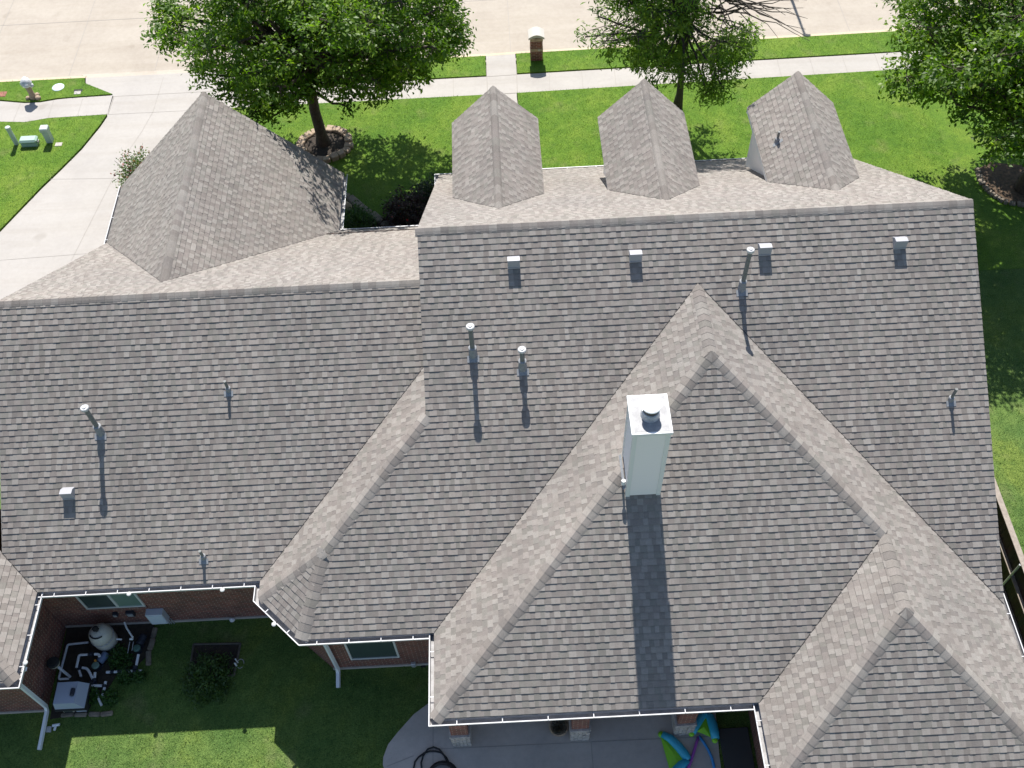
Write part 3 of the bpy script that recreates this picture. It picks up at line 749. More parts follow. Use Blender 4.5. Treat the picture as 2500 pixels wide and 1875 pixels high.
DLp = (vpd[1]-gdo*vpd[0], gdo, 0)
pp = hit(1897, 345, (-gdo, 0, 1), DLp[0])
vent_pipe(DLp, float(pp[0]), float(pp[1]), .33, .035, 'short plumbing vent on the right dormer', cap=False)

# chimney
cx0, cx1, cy0, cy1, czt = 4.30, 5.05, -5.86, -4.98, 8.30
b = MB(); zb = 5.4
b.box(cx0+.03, cx1-.03, cy0+.03, cy1-.03, zb, czt-.08, mi=1)  # dark core gives the board gaps a painted lap shadow
nb = 13
for k in range(nb):   # lapped siding boards
    za = zb+(czt-.1-zb)*k/nb+.011; zb2 = zb+(czt-.1-zb)*(k+1)/nb
    for (xa, ya, xb, yb2, nx, ny) in ((cx0+.03, cy0+.03, cx1-.03, cy0+.03, 0, -1), (cx0+.03, cy1-.03, cx0+.03, cy0+.03, -1, 0), (cx1-.03, cy0+.03, cx1-.03, cy1-.03, 1, 0), (cx1-.03, cy1-.03, cx0+.03, cy1-.03, 0, 1)):
        b.face([(xa+nx*.021, ya+ny*.021, za), (xb+nx*.021, yb2+ny*.021, za), (xb+nx*.003, yb2+ny*.003, zb2), (xa+nx*.003, ya+ny*.003, zb2)])
        b.face([(xa+nx*.021, ya+ny*.021, za), (xb+nx*.021, yb2+ny*.021, za), (xb+nx*.002, yb2+ny*.002, za), (xa+nx*.002, ya+ny*.002, za)])
ch = b.build('chimney', [M_SIDING, M_VALL], house); ch['label'] = 'square white sided chimney with a round metal flue'
b = MB(); t = .09
for (X, Y, sx, sy) in ((cx0, cy0, 1, 1), (cx1, cy0, -1, 1), (cx0, cy1, 1, -1), (cx1, cy1, -1, -1)):
    b.box(min(X, X+sx*t), max(X, X+sx*t), min(Y, Y+sy*.03), max(Y, Y+sy*.03), zb, czt-.07)
    b.box(min(X, X+sx*.022), max(X, X+sx*.022), min(Y+sy*.022, Y+sy*t), max(Y+sy*.022, Y+sy*t), zb, czt-.07)
b.build('corner_trim', M_WHITE, ch)
M_CAP = mottled('chimney_cap_metal', (.34, .34, .34), (.22, .22, .225), 5, .5, .2, .004, s2=25)
b = MB(); b.box(cx0-.03, cx1+.03, cy0-.03, cy1+.03, czt-.07, czt+.008, b=.006); b.build('chimney_cap', M_WHITE, ch)
b = MB(); b.box(cx0+.02, cx1-.02, cy0+.02, cy1-.02, czt, czt+.014); b.build('cap_pan', M_CAP, ch)
fx, fy_ = 4.68, -5.44
b = MB(); b.lathe([(.2, czt), (.17, czt+.1), (.14, czt+.14), (.14, czt+.2)], (fx, fy_, 0), n=32)
b.lathe([(.165, czt+.13), (.178, czt+.14), (.178, czt+.17), (.165, czt+.18)], (fx, fy_, 0), n=32)
b.build('flue', M_GALV, ch, smooth=False)
M_FLD = mat('flue_dark', (.08, .07, .07), .6)
b = MB(); b.lathe([(.158, czt+.2), (.158, czt+.32)], (fx, fy_, 0), n=32); b.build('flue_screen', M_FLD, ch)
b = MB(); b.lathe([(.16, czt+.31), (.19, czt+.315), (.19, czt+.335), (.17, czt+.35), (.09, czt+.357), (.01, czt+.36)], (fx, fy_, 0), n=32); b.build('flue_cap', mat('bright_metal', (.88, .88, .88), .45, .0), ch)
b = MB()   # flashing and a small fitting on the left side
b.face([(cx0-.02, -5.86, zat(D_L, cx0, 0)+.03), (cx0-.07, -5.86, zat(D_L, cx0-.07, 0)+.03), (cx0-.07, -5.0, zat(D_L, cx0-.07, 0)+.03), (cx0-.02, -5.0, zat(D_L, cx0, 0)+.03)])
for (ya, yb2) in ((-5.12, -4.98), (-5.45, -5.38)): b.box(cx0-.1, cx0, ya, yb2, 5.95, 6.02)
b.build('chimney_flashing', M_FLASH, ch)
b = MB(); b.tube([(cx0-.05, -5.74, 6.15), (cx0-.05, -5.72, 6.26)], .045, n=12); b.build('wall_fitting', M_WHITE, ch)

# ------------------------------------------------------------------ vegetation
def leaf_mesh(name, C, mat_, parent, size=.15, asp=.45, seed=0, droop=.3, tone=(0., 1.), toneC=None, outward=None):
    rs = np.random.RandomState(seed); n = len(C); C = np.asarray(C, float)
    d = rs.normal(size=(n, 3)); d[:, 2] = d[:, 2]*.5-droop
    if outward is not None: d += outward*.9
    d /= np.linalg.norm(d, axis=1)[:, None]
    up = rs.normal(size=(n, 3))*.55+np.array([0, 0, 1.]); w_ = np.cross(d, up); w_ /= np.linalg.norm(w_, axis=1)[:, None]+1e-9
    nr = np.cross(w_, d)
    s = (size*(.65+.7*rs.rand(n)))[:, None]; a = asp
    p0 = C-d*s*.5; p2 = C+d*s*.5; p1 = C+w_*s*a*.5+nr*s*.10; p3_ = C-w_*s*a*.5+nr*s*.10
    o = ORG[parent.name]
    V = np.stack([p0, p1, p2, p3_], 1).reshape(-1, 3)-o
    me = bpy.data.meshes.new(name); me.vertices.add(4*n); me.vertices.foreach_set('co', V.astype(np.float32).ravel())
    me.loops.add(4*n); me.loops.foreach_set('vertex_index', np.arange(4*n, dtype=np.int32))
    me.polygons.add(n); me.polygons.foreach_set('loop_start', np.arange(n, dtype=np.int32)*4); me.polygons.foreach_set('loop_total', np.full(n, 4, np.int32))
    me.update(calc_edges=True); me.validate(); me.materials.append(mat_)
    at = me.attributes.new('Col', 'FLOAT_COLOR', 'FACE'); t = tone[0]+(tone[1]-tone[0])*rs.rand(n)
    if toneC is not None: t = np.clip(.15+.7*toneC+.3*(rs.rand(n)-.5), 0, 1)
    arr = np.ones((n, 4), np.float32); arr[:, 0] = t; arr[:, 1] = rs.rand(n); at.data.foreach_set('color', arr.ravel())
    ob = bpy.data.objects.new(name, me); COL.objects.link(ob); ob.parent = parent; ORG[ob.name] = o; return ob
def clumps(blobs, tips, per, cr, seed, rmin=.35, flat=.8):
    rs = np.random.RandomState(seed); P = []; T = []; O = []; tipsout = []
    for (x, y, z, r) in blobs:
        k = max(3, int(tips*(r**2)))
        for _ in range(k):
            d = rs.normal(size=3); d /= np.linalg.norm(d); rr = r*(rmin+(1-rmin)*rs.rand()**.5)
            c = np.array([x, y, z])+d*rr*np.array([1, 1, flat]); tipsout.append((c, (x, y, z)))
            tone = rs.rand()
            q = c+rs.normal(size=(per, 3))*cr*np.array([1, 1, .6]); P.append(q); T.append(np.full(per, tone)); O.append(np.tile(d, (per, 1)))
    return np.concatenate(P), np.concatenate(T), np.concatenate(O), tipsout
def limb(mb, a, b, r0, r1, seed, bend=.12, n=7):
    rs = np.random.RandomState(seed); a = np.array(a, float); b = np.array(b, float); L_ = np.linalg.norm(b-a)
    pts = []; rads = []; off = rs.normal(size=3)*bend*L_; off[2] = abs(off[2])*.5
    for i in range(n):
        t = i/(n-1); p = a+(b-a)*t+off*math.sin(math.pi*t)*.6+rs.normal(size=3)*.015*L_*(0 < i < n-1); pts.append(p); rads.append(r0+(r1-r0)*t**.8)
    mb.tube(pts, rads, n=7); return pts
LEAF1 = leafmat('oak_leaves', (.045, .095, .006), (.095, .185, .010), (.22, .32, .022), .5, .5)
LEAF2 = leafmat('ash_leaves', (.06, .12, .012), (.12, .215, .02), (.24, .33, .05), .5, .5)
LEAF3 = leafmat('live_oak_leaves', (.036, .085, .006), (.10, .185, .010), (.26, .36, .03), .5, .5)
def tree(name, base, trunk, blobs, label, mats, tips, per, size, seed, asp=.42, r0=.18, cr=.16, stems=None, droop=.3, bark=M_BARK, extra=None, twigs=True):
    t = empty(name, base, label, 'tree')
    b = MB()
    fork = trunk[-1]; pts = []
    b.tube(trunk, [r0*1.45]+[r0*(1-.35*i/(len(trunk)-1)) for i in range(1, len(trunk))], n=12)
    tr = None
    P, T, O, tips_ = clumps(blobs, tips, per, cr, seed)
    for i, (x, y, z, r) in enumerate(blobs):
        src = trunk[-1] if z > trunk[-1][2]+.5 else trunk[-2] if len(trunk) > 2 else trunk[-1]
        if stems: src = min(stems, key=lambda s: (s[0]-x)**2+(s[1]-y)**2+.3*(s[2]-z)**2)
        limb(b, src, (x, y, z), r0*.38, .025, seed*31+i)
    if stems:
        for i, s in enumerate(stems): limb(b, trunk[-1], s, r0*.75, r0*.42, seed*77+i, bend=.06)
    if extra:
        for i, (a, c, ra, rb) in enumerate(extra): limb(b, a, c, ra, rb, seed*99+i, bend=.05)
    if twigs:
        rs = random.Random(seed)
        for c, o_ in tips_:
            if rs.random() < .5:
                b.tube([o_, tuple((np.array(o_)+c)/2+np.array([0, 0, -.05])), tuple(c)], [.014, .010, .004], n=4, cap=False)
    b.build('trunk', bark, t, smooth=True)
    leaf_mesh('crown', P, mats, t, size, asp, seed, droop, toneC=T, outward=O)
    return t
def blobset(center, radii, n, rr, seed, cut=None):
    rs = np.random.RandomState(seed); out = []; tries = 0
    while len(out) < n and tries < 4000:
        tries += 1; d = rs.normal(size=3); d /= np.linalg.norm(d); k = rs.rand()**.45
        p = np.array(center)+d*k*np.array(radii); r = rr[0]+(rr[1]-rr[0])*rs.rand()
        if cut and cut(*p, r): continue
        if any((p[0]-q[0])**2+(p[1]-q[1])**2+(p[2]-q[2])**2 < (.55*(r+q[3]))**2 for q in out): continue
        out.append((p[0], p[1], p[2], r))
    return out
def px(x, y, z):
    d = np.array([x, y, z])-CAM; k = d@CF; return 1250+FPX*(d@CX)/k, 937.5-FPX*(d@CU)/k
# left street tree: crown over the drive and the lawn; keep the modelled silhouette inside the photographed one
def cut1(x, y, z, r):
    if z > 8.6 and x < -1.5: return True
    h_ = (z-(ZF+mF*XF-mF*x))/(1+0) if x > XF else z-(ZF-mF*XF+mF*x)
    ys_ = y-.767*h_
    if x < -2.9 and ys_-1.15*r < (7.9-1.25*(x+4.96) if x > -4.96 else 8.0): return True
    u, v = px(x, y, z); q = r*60
    if z < 3.0 or z < 2.3+.2*abs(x+4.2): return True
    if v+q*.8 > 320 or u-q < 365 or u+q > 1165: return True
    if u-q < 480 and v+q*.7 > 190: return True
    if u+q > 1060 and v+q*.7 > 170: return True
    if u-q < 640 and v+q > 270 : return True
    if u < 560 and v+q > 40 + (u-365)*1.1+60: return True
    return False
B1 = blobset((-3.9, 12.6, 6.1), (5.3, 4.4, 3.5), 125, (.55, 1.0), 4, cut1)
for u, v, z, r in ((500, 180, 4., .5), (545, 215, 3.8, .5), (600, 245, 3.6, .5), (655, 262, 3.4, .5), (700, 235, 3.3, .5), (850, 215, 3.5, .5), (905, 190, 3.6, .45), (960, 180, 3.8, .5), (1010, 160, 4, .5), (740, 190, 3.5, .5), (820, 170, 3.4, .5), (1070, 115, 4.3, .55), (1110, 60, 4.8, .6), (440, 90, 4.6, .55), (410, 40, 5, .5), (560, 150, 4, .6), (640, 200, 3.6, .6), (850, 262, 3.2, .28), (620, 275, 3.4, .5), (665, 285, 3.2, .42), (585, 235, 3.7, .5), (710, 262, 3.2, .42), (960, 200, 3.6, .42), (1035, 178, 3.8, .42), (1000, 205, 3.5, .3), (800, 200, 3.2, .5), (760, 215, 3.1, .45), (490, 150, 4.1, .5), (525, 235, 3.7, .35), (1085, 150, 4.0, .4), (1120, 100, 4.4, .45), (395, 75, 4.9, .35)):
    q = PZ(u, v, z); B1.append((q[0], q[1], q[2], r))
tree('shade_tree', (-4.55, 12.78, 0), [(-4.55, 12.78, -.1), (-4.55, 12.8, .5), (-4.6, 12.85, 1.6), (-4.55, 12.95, 2.6), (-4.45, 12.9, 3.6)], B1,
     'broad dark green tree standing in a stone ring beside the front gable', LEAF1, 30, 28, .17, 4, r0=.23, cr=.18)
def cut2(x, y, z, r):
    u, v = px(x, y, z); q = r*78
    if z < 2.6: return True
    if v+q*.7 > 268 or u+q > 1845: return True
    if u-q < 1500 and v+q > 170 and r > .45: return True
    if u-q < 1400: return True
    if u > 1715 and v < 95 : return True
    return False
B2 = blobset((8.1, 13.2, 5.6), (3.2, 2.8, 3.4), 58, (.45, .85), 9, cut2)
B2 += blobset((8.3, 12.8, 8.7), (2.3, 1.9, 1.8), 16, (.6, .95), 21)
B2 += blobset((8.2, 12.4, 11.), (1.3, 1.3, 1.0), 9, (.5, .8), 22)+[(7.3, 11.1, 11.2, .55), (9.1, 11.1, 11.1, .5)]
for u, v, z, r in ((1700, 190, 3.1, .5), (1755, 175, 3.2, .5), (1725, 225, 2.8, .45), (1790, 140, 3.4, .5), (1665, 165, 3.5, .5), (1800, 105, 3.8, .5), (1765, 215, 2.9, .4), (1600, 120, 4.0, .55), (1560, 150, 3.8, .45), (1640, 60, 4.6, .6), (1540, 90, 4.4, .45), (1460, 40, 5., .4), (1430, 90, 4.8, .3), (1480, 100, 4.6, .3)):
    q = PZ(u, v, z); B2.append((q[0], q[1], q[2], r))
B2 += [(9.6, 12.3, 3.1, .62), (10.2, 12.3, 3.6, .6), (9.9, 11.8, 2.7, .5), (9.2, 11.8, 2.4, .5), (10.6, 12.9, 3.7, .5), (9.5, 11.5, 2.3, .42)]
st2 = [(7.6, 13.4, 3.6), (8.9, 13.6, 4.2), (9.6, 13.2, 3.4), (8.3, 12.8, 4.6)]
xt = []
rs_ = random.Random(5)
for i in range(26):
    a = (9.1+rs_.random()*.9, 13.3+rs_.random()*.3, 4.2+rs_.random()*1.2); u, v = 1750+rs_.random()*230, 5+rs_.random()*130
    zt = 5.2+rs_.random()*1.2; q = PZ(u, v-30, zt); xt.append((a, tuple(q), .035, .006))
for i in range(9):
    q = PZ(1420+rs_.random()*90, 20+rs_.random()*120, 5.2); xt.append(((7.6, 13.3, 4.6), tuple(q), .03, .005))
tree('street_tree', (8.72, 13.85, 0), [(8.72, 13.85, -.1), (8.74, 13.8, .7), (8.7, 13.75, 1.5), (8.6, 13.7, 2.0)], B2,
     'lighter green tree with feathery leaves and bare twigs behind the middle dormer', LEAF2, 33, 20, .2, 9, asp=.26, r0=.15, cr=.17, stems=st2, droop=.5, bark=M_BARKD, extra=xt)
def cut3(x, y, z, r):
    u, v = px(x, y, z); q = r*80
    if z < 2.0: return True
    if u-q < 2128: return True
    if u-q < 2290 and v+q > 270: return True
    if u-q < 2360 and v+q > 345: return True
    if u-q < 2430 and v+q > 400: return True
    if v+q > 560+(u-2400)*.3: return True
    return False
B3 = blobset((19.2, 8.6, 6.0), (5.6, 5.6, 3.7), 170, (.6, 1.05), 12, cut3)
tree('live_oak', (20.0, 8.6, 0), [(20.0, 8.6, -.1), (19.95, 8.6, .8), (19.8, 8.6, 1.8), (19.7, 8.6, 2.8)], B3,
     'dense bright and dark green tree at the upper right corner over a curved stone edging', LEAF3, 28, 24, .155, 12, asp=.5, r0=.24, cr=.17)

def bush(name, loc, rad, h, label, m, n, size, seed, asp=.45, flowers=None, stems=8, cat='shrub', group=None, tone=(0, 1), fm=None):
    t = empty(name, loc, label, cat, group); rs = np.random.RandomState(seed); P = []
    b = MB()
    for i in range(stems):
        a = rs.rand()*6.28; rr = rad*(.3+.6*rs.rand()); c = (loc[0]+rr*math.cos(a), loc[1]+rr*math.sin(a), loc[2]+h*(.5+.5*rs.rand()))
        b.tube([loc, (loc[0]+rr*.4*math.cos(a), loc[1]+rr*.4*math.sin(a), loc[2]+h*.4), c], [.02, .014, .006], n=5)
    b.build('stem', M_BARKD, t)
    d = rs.normal(size=(n, 3)); d /= np.linalg.norm(d, axis=1)[:, None]; d[:, 2] = np.abs(d[:, 2])
    k = rs.rand(n)**.35; lump = 1+.25*np.sin(d[:, 0]*7+seed)*np.cos(d[:, 1]*8+seed*2)+.1*rs.normal(size=n)
    P = np.array(loc)+d*(k*lump)[:, None]*np.array([rad, rad, h])
    leaf_mesh('foliage', P, m, t, size, asp, seed, .0, tone=tone, outward=d)
    if flowers is not None:
        s = rs.rand(n) < flowers; Q = P[s]+d[s]*.04
        leaf_mesh('flowers', Q, fm, t, size*.8, .8, seed+1, 0, outward=d[s])
    return t
LM_RED = leafmat('pink_bloom', (.25, .06, .06), (.3, .10, .09), (.42, .16, .14), .2)
LM_CR = leafmat('crape_leaves', (.045, .09, .02), (.08, .15, .03), (.15, .2, .06), .3)
LM_DK = leafmat('dark_leaves', (.012, .03, .01), (.02, .05, .014), (.035, .06, .02), .15)
LM_PUR = leafmat('purple_leaves', (.03, .015, .015), (.05, .02, .02), (.03, .045, .015), .15)
LM_GR = leafmat('green_leaves', (.03, .08, .015), (.05, .125, .02), (.08, .17, .03), .25)
q = PZ(338, 430, 0)
bush('crape_myrtle', (-10.75, 10.9, .03), .85, 1.5, 'pink tipped crape myrtle bush beside the drive, partly behind the front gable roof', LM_CR, 4200, .1, 3, .4, flowers=.13, fm=LM_RED)
bush('round_shrub', (-3.05, 8.45, .03), .62, .75, 'bright green mounded shrub in the bed beside the front gable', LM_GR, 3000, .085, 5)
bush('flowering_shrub', (-1.35, 8.75, .03), .85, .95, 'dark purplish shrub with a few red flowers in the bed by the main roof corner', LM_PUR, 3600, .1, 6, flowers=.006, fm=leafmat('red_bloom', (.4, .03, .03), (.5, .05, .05), (.5, .1, .08), .2))
bush('flowering_shrub', (-.55, 9.6, .03), .6, .8, 'smaller dark shrub half hidden by the main roof corner', LM_DK, 2000, .1, 7)
# beds and edging
def stone_ring(name, label, pts, cat='stone edging', w_=.2, h=.16, m=M_TANST, seed=1, ln=.42, z0=.0):
    b = MB(); rnd = random.Random(seed); P = [Vector((p[0], p[1], 0)) for p in pts]
    for a, c in zip(P[:-1], P[1:]):
        L_ = (c-a).length; n = max(1, int(L_/ln+.3)); t = (c-a).normalized(); an = math.atan2(t.y, t.x)
        for i in range(n):
            p = a+t*(L_*(i+.5)/n); M = Matrix.Translation((p.x+rnd.uniform(-.02, .02), p.y+rnd.uniform(-.02, .02), z0+rnd.uniform(-.02, .01)))@Matrix.Rotation(an+rnd.uniform(-.12, .12), 4, 'Z')
            b.box(-L_/n/2+.008, L_/n/2-.008, -w_/2*rnd.uniform(.85, 1.15), w_/2*rnd.uniform(.85, 1.15), 0, h*rnd.uniform(.8, 1.15), M=M, b=.025)
    o = b.build(name, m, None, org=(P[0].x, P[0].y, 0)); return tag(o, label, cat)
ring = [(-4.5+.92*math.cos(a), 12.74+.84*math.sin(a)) for a in [i*2*math.pi/20 for i in range(21)]]
stone_ring('stone_ring', 'tan stone ring around the trunk of the left street tree', ring, w_=.3, h=.2, seed=4, ln=.33)
b = MB(); b.lathe([(.84, .0), (.76, .08), (.45, .13), (.02, .15)], (-4.5, 12.72, 0), n=24); tag(b.build('mulch', M_SOIL), kind='stuff')
bed = [P2(833, 478), P2(852, 484), P2(880, 505), P2(905, 525), P2(935, 545), P2(960, 556)]
stone_ring('bed_edging', 'curved grey stone edging of the bed between the front gable and the main roof', bed, w_=.26, h=.12, m=M_EDGE, seed=6)
b = MB(); b.prism([(-3.5, 7.6), (0.4, 7.0), (.4, 9.3), (-1.0, 8.9), (-2.2, 8.75), (-2.8, 9.25), (-3.4, 9.75), (-3.7, 9.75)], -.1, .05); tag(b.build('planting_bed', M_SOIL), kind='structure')
b = MB(); b.lathe([(.22, 0), (.27, .1), (.22, .24), (.1, .33), (.01, .35)], (0, 0, 0), n=12); b.v = [(x*1.2*(1+.12*math.sin(7*y))-3.62, y*.9*(1+.1*math.cos(9*x))+9.3, z+.04) for x, y, z in b.v]
tag(b.build('garden_rock', M_TANST, None, True, (-3.62, 9.3, .04)), 'brown rock at the end of the curved bed edging, under the gable gutter', 'rock')
b = MB(); b.lathe([(.2, 0), (.28, .08), (.26, .2), (.12, .3), (.01, .31)], (0, 0, 0), n=12); b.v = [(x*1.25-2.15, y*1.0*(1+.15*math.cos(9*x))+7.75, z+.04) for x, y, z in b.v]
tag(b.build('garden_rock', M_EDGE, None, True, (-2.15, 7.75, .04)), 'grey boulder among the shrubs behind the left wing gutter', 'rock')
r3 = [P2(2385, 415), P2(2392, 440), P2(2405, 463), P2(2425, 480), P2(2450, 494), P2(2480, 502), P2(2520, 506), P2(2600, 500)]
stone_ring('tree_ring', 'curved row of narrow edging stones under the tree at the right', r3, w_=.2, h=.13, m=M_EDGE, seed=8, ln=.14)
b = MB(); b.prism([tuple(p) for p in r3]+[(21.5, 9.5), (19.3, 10.)], -.1, .05); tag(b.build('planting_bed', mottled('leaf_litter', (.16, .10, .06), (.06, .045, .03), 12, .95, .8, .03)), kind='structure')

# ------------------------------------------------------------------ street side things
# mailbox pillar
mx0, mx1, my0, my1 = 3.36, 3.84, 17.1, 17.5
t = empty('mailbox_pillar', (3.6, 17.3, 0), 'brick mailbox pillar with tan stone bands and a white curved cap by the street', 'mailbox')
b = MB(); b.box(mx0, mx1, my0, my1, -.1, .47); b.box(mx0, mx1, my0, my1, .60, .92); b.build('brick_shaft', M_BRICK, t)
b = MB(); b.box(mx0-.012, mx1+.012, my0-.012, my1+.012, .47, .60, b=.006); b.box(mx0-.012, mx1+.012, my0-.012, my1+.012, .92, 1.05, b=.006); b.build('stone_band', M_TANST, t)
b = MB(); n = 12; vs = []
for k in range(n+1):
    f = k/n; x = mx0-.07+(mx1-mx0+.14)*f; zt = 1.10+.13*math.sin(math.pi*f)
    vs += [(x, my0-.08, 1.05+.11*math.sin(math.pi*f)*.8-.0), (x, my0-.08, zt+.03), (x, my1+.08, zt+.03), (x, my1+.08, 1.05)]
fs = []
for k in range(n):
    for j in range(3): fs.append((k*4+j, k*4+j+1, (k+1)*4+j+1, (k+1)*4+j))
    fs.append((k*4+3, k*4, (k+1)*4, (k+1)*4+3))
fs += [(0, 1, 2, 3), tuple(n*4+j for j in (3, 2, 1, 0))]
b.mesh(vs, fs); b.build('cap', mat('white_cap', (.50, .47, .42), .75), t)
b = MB(); b.lathe([(.045, 0), (.045, .012)], (0, 0, 0), n=14, M=Matrix.Translation((3.70, my0-.02, .535))@Matrix.Rotation(R(90), 4, 'X')); b.build('round_plaque', M_STONE, t)

# pale statue with tan stump, white top
sx, sy = -16.2, 16.42
t = empty('garden_statue', (sx, sy, .03), 'pale tan stone post with a white sculpted top beside the far sidewalk', 'statue')
b = MB(); b.lathe([(.15, 0), (.13, .12), (.10, .28), (.11, .42), (.13, .55), (.10, .62)], (sx, sy, .03), n=10); b.build('stump', M_TANST, t, True)
b = MB(); b.lathe([(.10, .55), (.19, .62), (.22, .72), (.17, .84), (.08, .92), (.01, .93)], (sx, sy, .03), n=12)
for (dx, dy, z_, r_) in ((-.17, .05, .66, .1), (.18, -.04, .62, .09), (.05, -.16, .7, .1), (-.06, .15, .8, .09)):
    b.lathe([(r_*.4, -r_*.8), (r_, -.02), (r_*.8, r_*.6), (.01, r_)], (sx+dx, sy+dy, .03+z_), n=10)
b.build('sculpted_top', mottled('white_plaster', (.8, .8, .8), (.45, .46, .48), 9, .7, .3, .01), t, True)
b = MB()
for (dx, dy, r_) in ((-.2, -.03, .1), (.2, -.06, .12), (.12, .15, .1)): b.lathe([(r_*.9, 0), (r_, r_*.5), (r_*.6, r_), (.01, r_*1.1)], (sx+dx, sy+dy, .03), n=9)
b.build('base_stones', M_TANST, t, True)

M_UG = mottled('pale_green_plastic', (.50, .57, .53), (.45, .52, .48), 5, .5, .1, .003); M_UG2 = mottled('utility_green', (.35, .49, .41), (.32, .45, .37), 5, .5, .1, .003)
t = empty('utility_post', (-16.2, 13.73, .03), 'slim pale green round utility post, leftmost on the corner lawn', 'utility post')
b = MB(); b.lathe([(.085, -.05), (.085, .74), (.078, .745)], (-16.2, 13.73, .03), n=20); b.build('post', M_UG, t)
b = MB(); b.lathe([(.098, .70), (.098, .79), (.085, .81), (.01, .82)], (-16.2, 13.73, .03), n=20); b.build('cap', M_UG, t)
t = empty('utility_box', (-15.62, 13.72, .03), 'low wide green utility box with a domed lid between two taller posts', 'utility box')
b = MB(); b.box(-15.95, -15.35, 13.52, 13.83, -.0, .16, b=.02); b.build('base', M_UG2, t)
b = MB(); b.box(-15.98, -15.32, 13.49, 13.86, .17, .33, b=.06); b.build('lid', M_UG2, t)
b = MB(); b.box(-15.31, -15.29, 13.6, 13.72, .1, .2); b.build('latch', M_STONE, t)
t = empty('utility_pedestal', (-14.95, 13.8, .03), 'tall square pale green utility pedestal next to the small concrete pad', 'utility box')
b = MB(); b.box(-15.06, -14.82, 13.68, 13.92, -.05, .52, b=.015); b.build('body', M_UG, t)
b = MB(); b.box(-15.09, -14.79, 13.65, 13.95, .52, .70, b=.03); b.build('hood', M_UG, t)
pp = PZ(143, 352, .05); b = MB(); b.box(pp[0]-.13, pp[0]+.13, pp[1]-.1, pp[1]+.1, 0, .055, M=None, b=.01)
tag(b.build('concrete_pad', M_PATIO, None, org=pp), 'small square concrete pad in the grass beside the tall pedestal', 'concrete pad')
pp = PZ(142, 213, .04); b = MB(); b.lathe([(.22, 0), (.24, .015), (.2, .035), (.01, .04)], (pp[0], pp[1], .03), n=18)
tag(b.build('oval_cover', mat('pale_lid', (.55, .66, .66), .5), None, org=pp), 'pale oval ground cover in the far grass strip', 'ground cover plate')
pp = PZ(189, 226, .04); b = MB(); b.box(pp[0]-.13, pp[0]+.13, pp[1]-.1, pp[1]+.1, 0, .05, b=.012)
o = b.build('valve_cover', M_STONE, None, org=pp); tag(o, 'small broken concrete valve cover in the far grass strip near the drive', 'valve cover')
b = MB(); b.box(pp[0]-.17, pp[0]+.17, pp[1]+.05, pp[1]+.2, -.05, .039); b.build('pit', M_DARK, o)
pp = PZ(3, 230, .04); b = MB(); b.box(pp[0]-.25, pp[0]+.2, pp[1]-.16, pp[1]+.16, -.02, .05, b=.01)
tag(b.build('brick_pad', mottled('red_clay', (.35, .14, .09), (.25, .1, .07), 10), None, org=pp), 'reddish brick pad at the left edge of the far grass strip', 'brick pad')
# street lamp whose shadow falls on the street
lh = 7.2; ly = 17.92+lh*math.cos(R(SUN_EL))/math.sin(R(SUN_EL)); lx = 14.36+.03
t = empty('street_lamp', (lx, ly, -.1), 'tall grey street lamp across the road, known by its thin shadow on the pavement', 'street lamp')
b = MB(); b.tube([(lx, ly, -.12), (lx, ly, .6), (lx, ly, lh)], [.1, .08, .045], n=10); b.build('pole', M_GALV, t)
b = MB(); b.lathe([(.06, lh-.12), (.2, lh-.08), (.16, lh+.2), (.04, lh+.3), (.01, lh+.34)], (lx, ly, -.1), n=14); b.build('lamp_head', M_DARK, t)

# ------------------------------------------------------------------ fence at the right
t = empty('wooden_fence', (14.3, -6, .3), 'weathered brown board fence with a pale top rail along the right side of the house', 'fence')
M_FB = brick_mat('fence_boards', (.10, .075, .055), (.075, .058, .045), (.02, .016, .012), 3.0, .14, .006)
M_RAIL = mottled('rail_wood', (.36, .31, .26), (.27, .23, .19), 10, .85, .5, .01)
b = MB(); rnd = random.Random(3); y = -3.6
while y > -14:
    w_ = .14; zt = 1.78+rnd.uniform(-.008, .008); x = 14.33+rnd.uniform(-.004, .004)
    b.box(x, x+.018, y-w_+.006, y, .28, zt, col=tuple(c*rnd.uniform(.75, 1.2) for c in (.085, .066, .05))); y -= w_
M_FW = mat('fence_wood', (.09, .07, .05), .9); a_ = N(M_FW, 'ShaderNodeAttribute', attribute_name='Col'); L(M_FW, mix(M_FW, 'MULTIPLY', .5, a_.outputs['Color'], noise(M_FW, 20, 4, .6, worldpos(M_FW)).outputs[0]), bsdf(M_FW).inputs['Base Color'])
b.build('boards', M_FW, t)
b = MB(); b.box(14.25, 14.40, -14, -3.6, 1.79, 1.825, b=.005); b.build('top_rail', M_RAIL, t)
for z_ in (1.14, .45):
    b = MB(); b.box(14.235, 14.328, -14, -3.6, z_, z_+.04, b=.004); b.build('rail', M_RAIL, t)
for i in range(5):
    b = MB(); b.lathe([(.03, .25), (.03, 1.79)], (14.25, -3.9-2.2*i, 0), n=10); b.build('post', M_GALV, t)

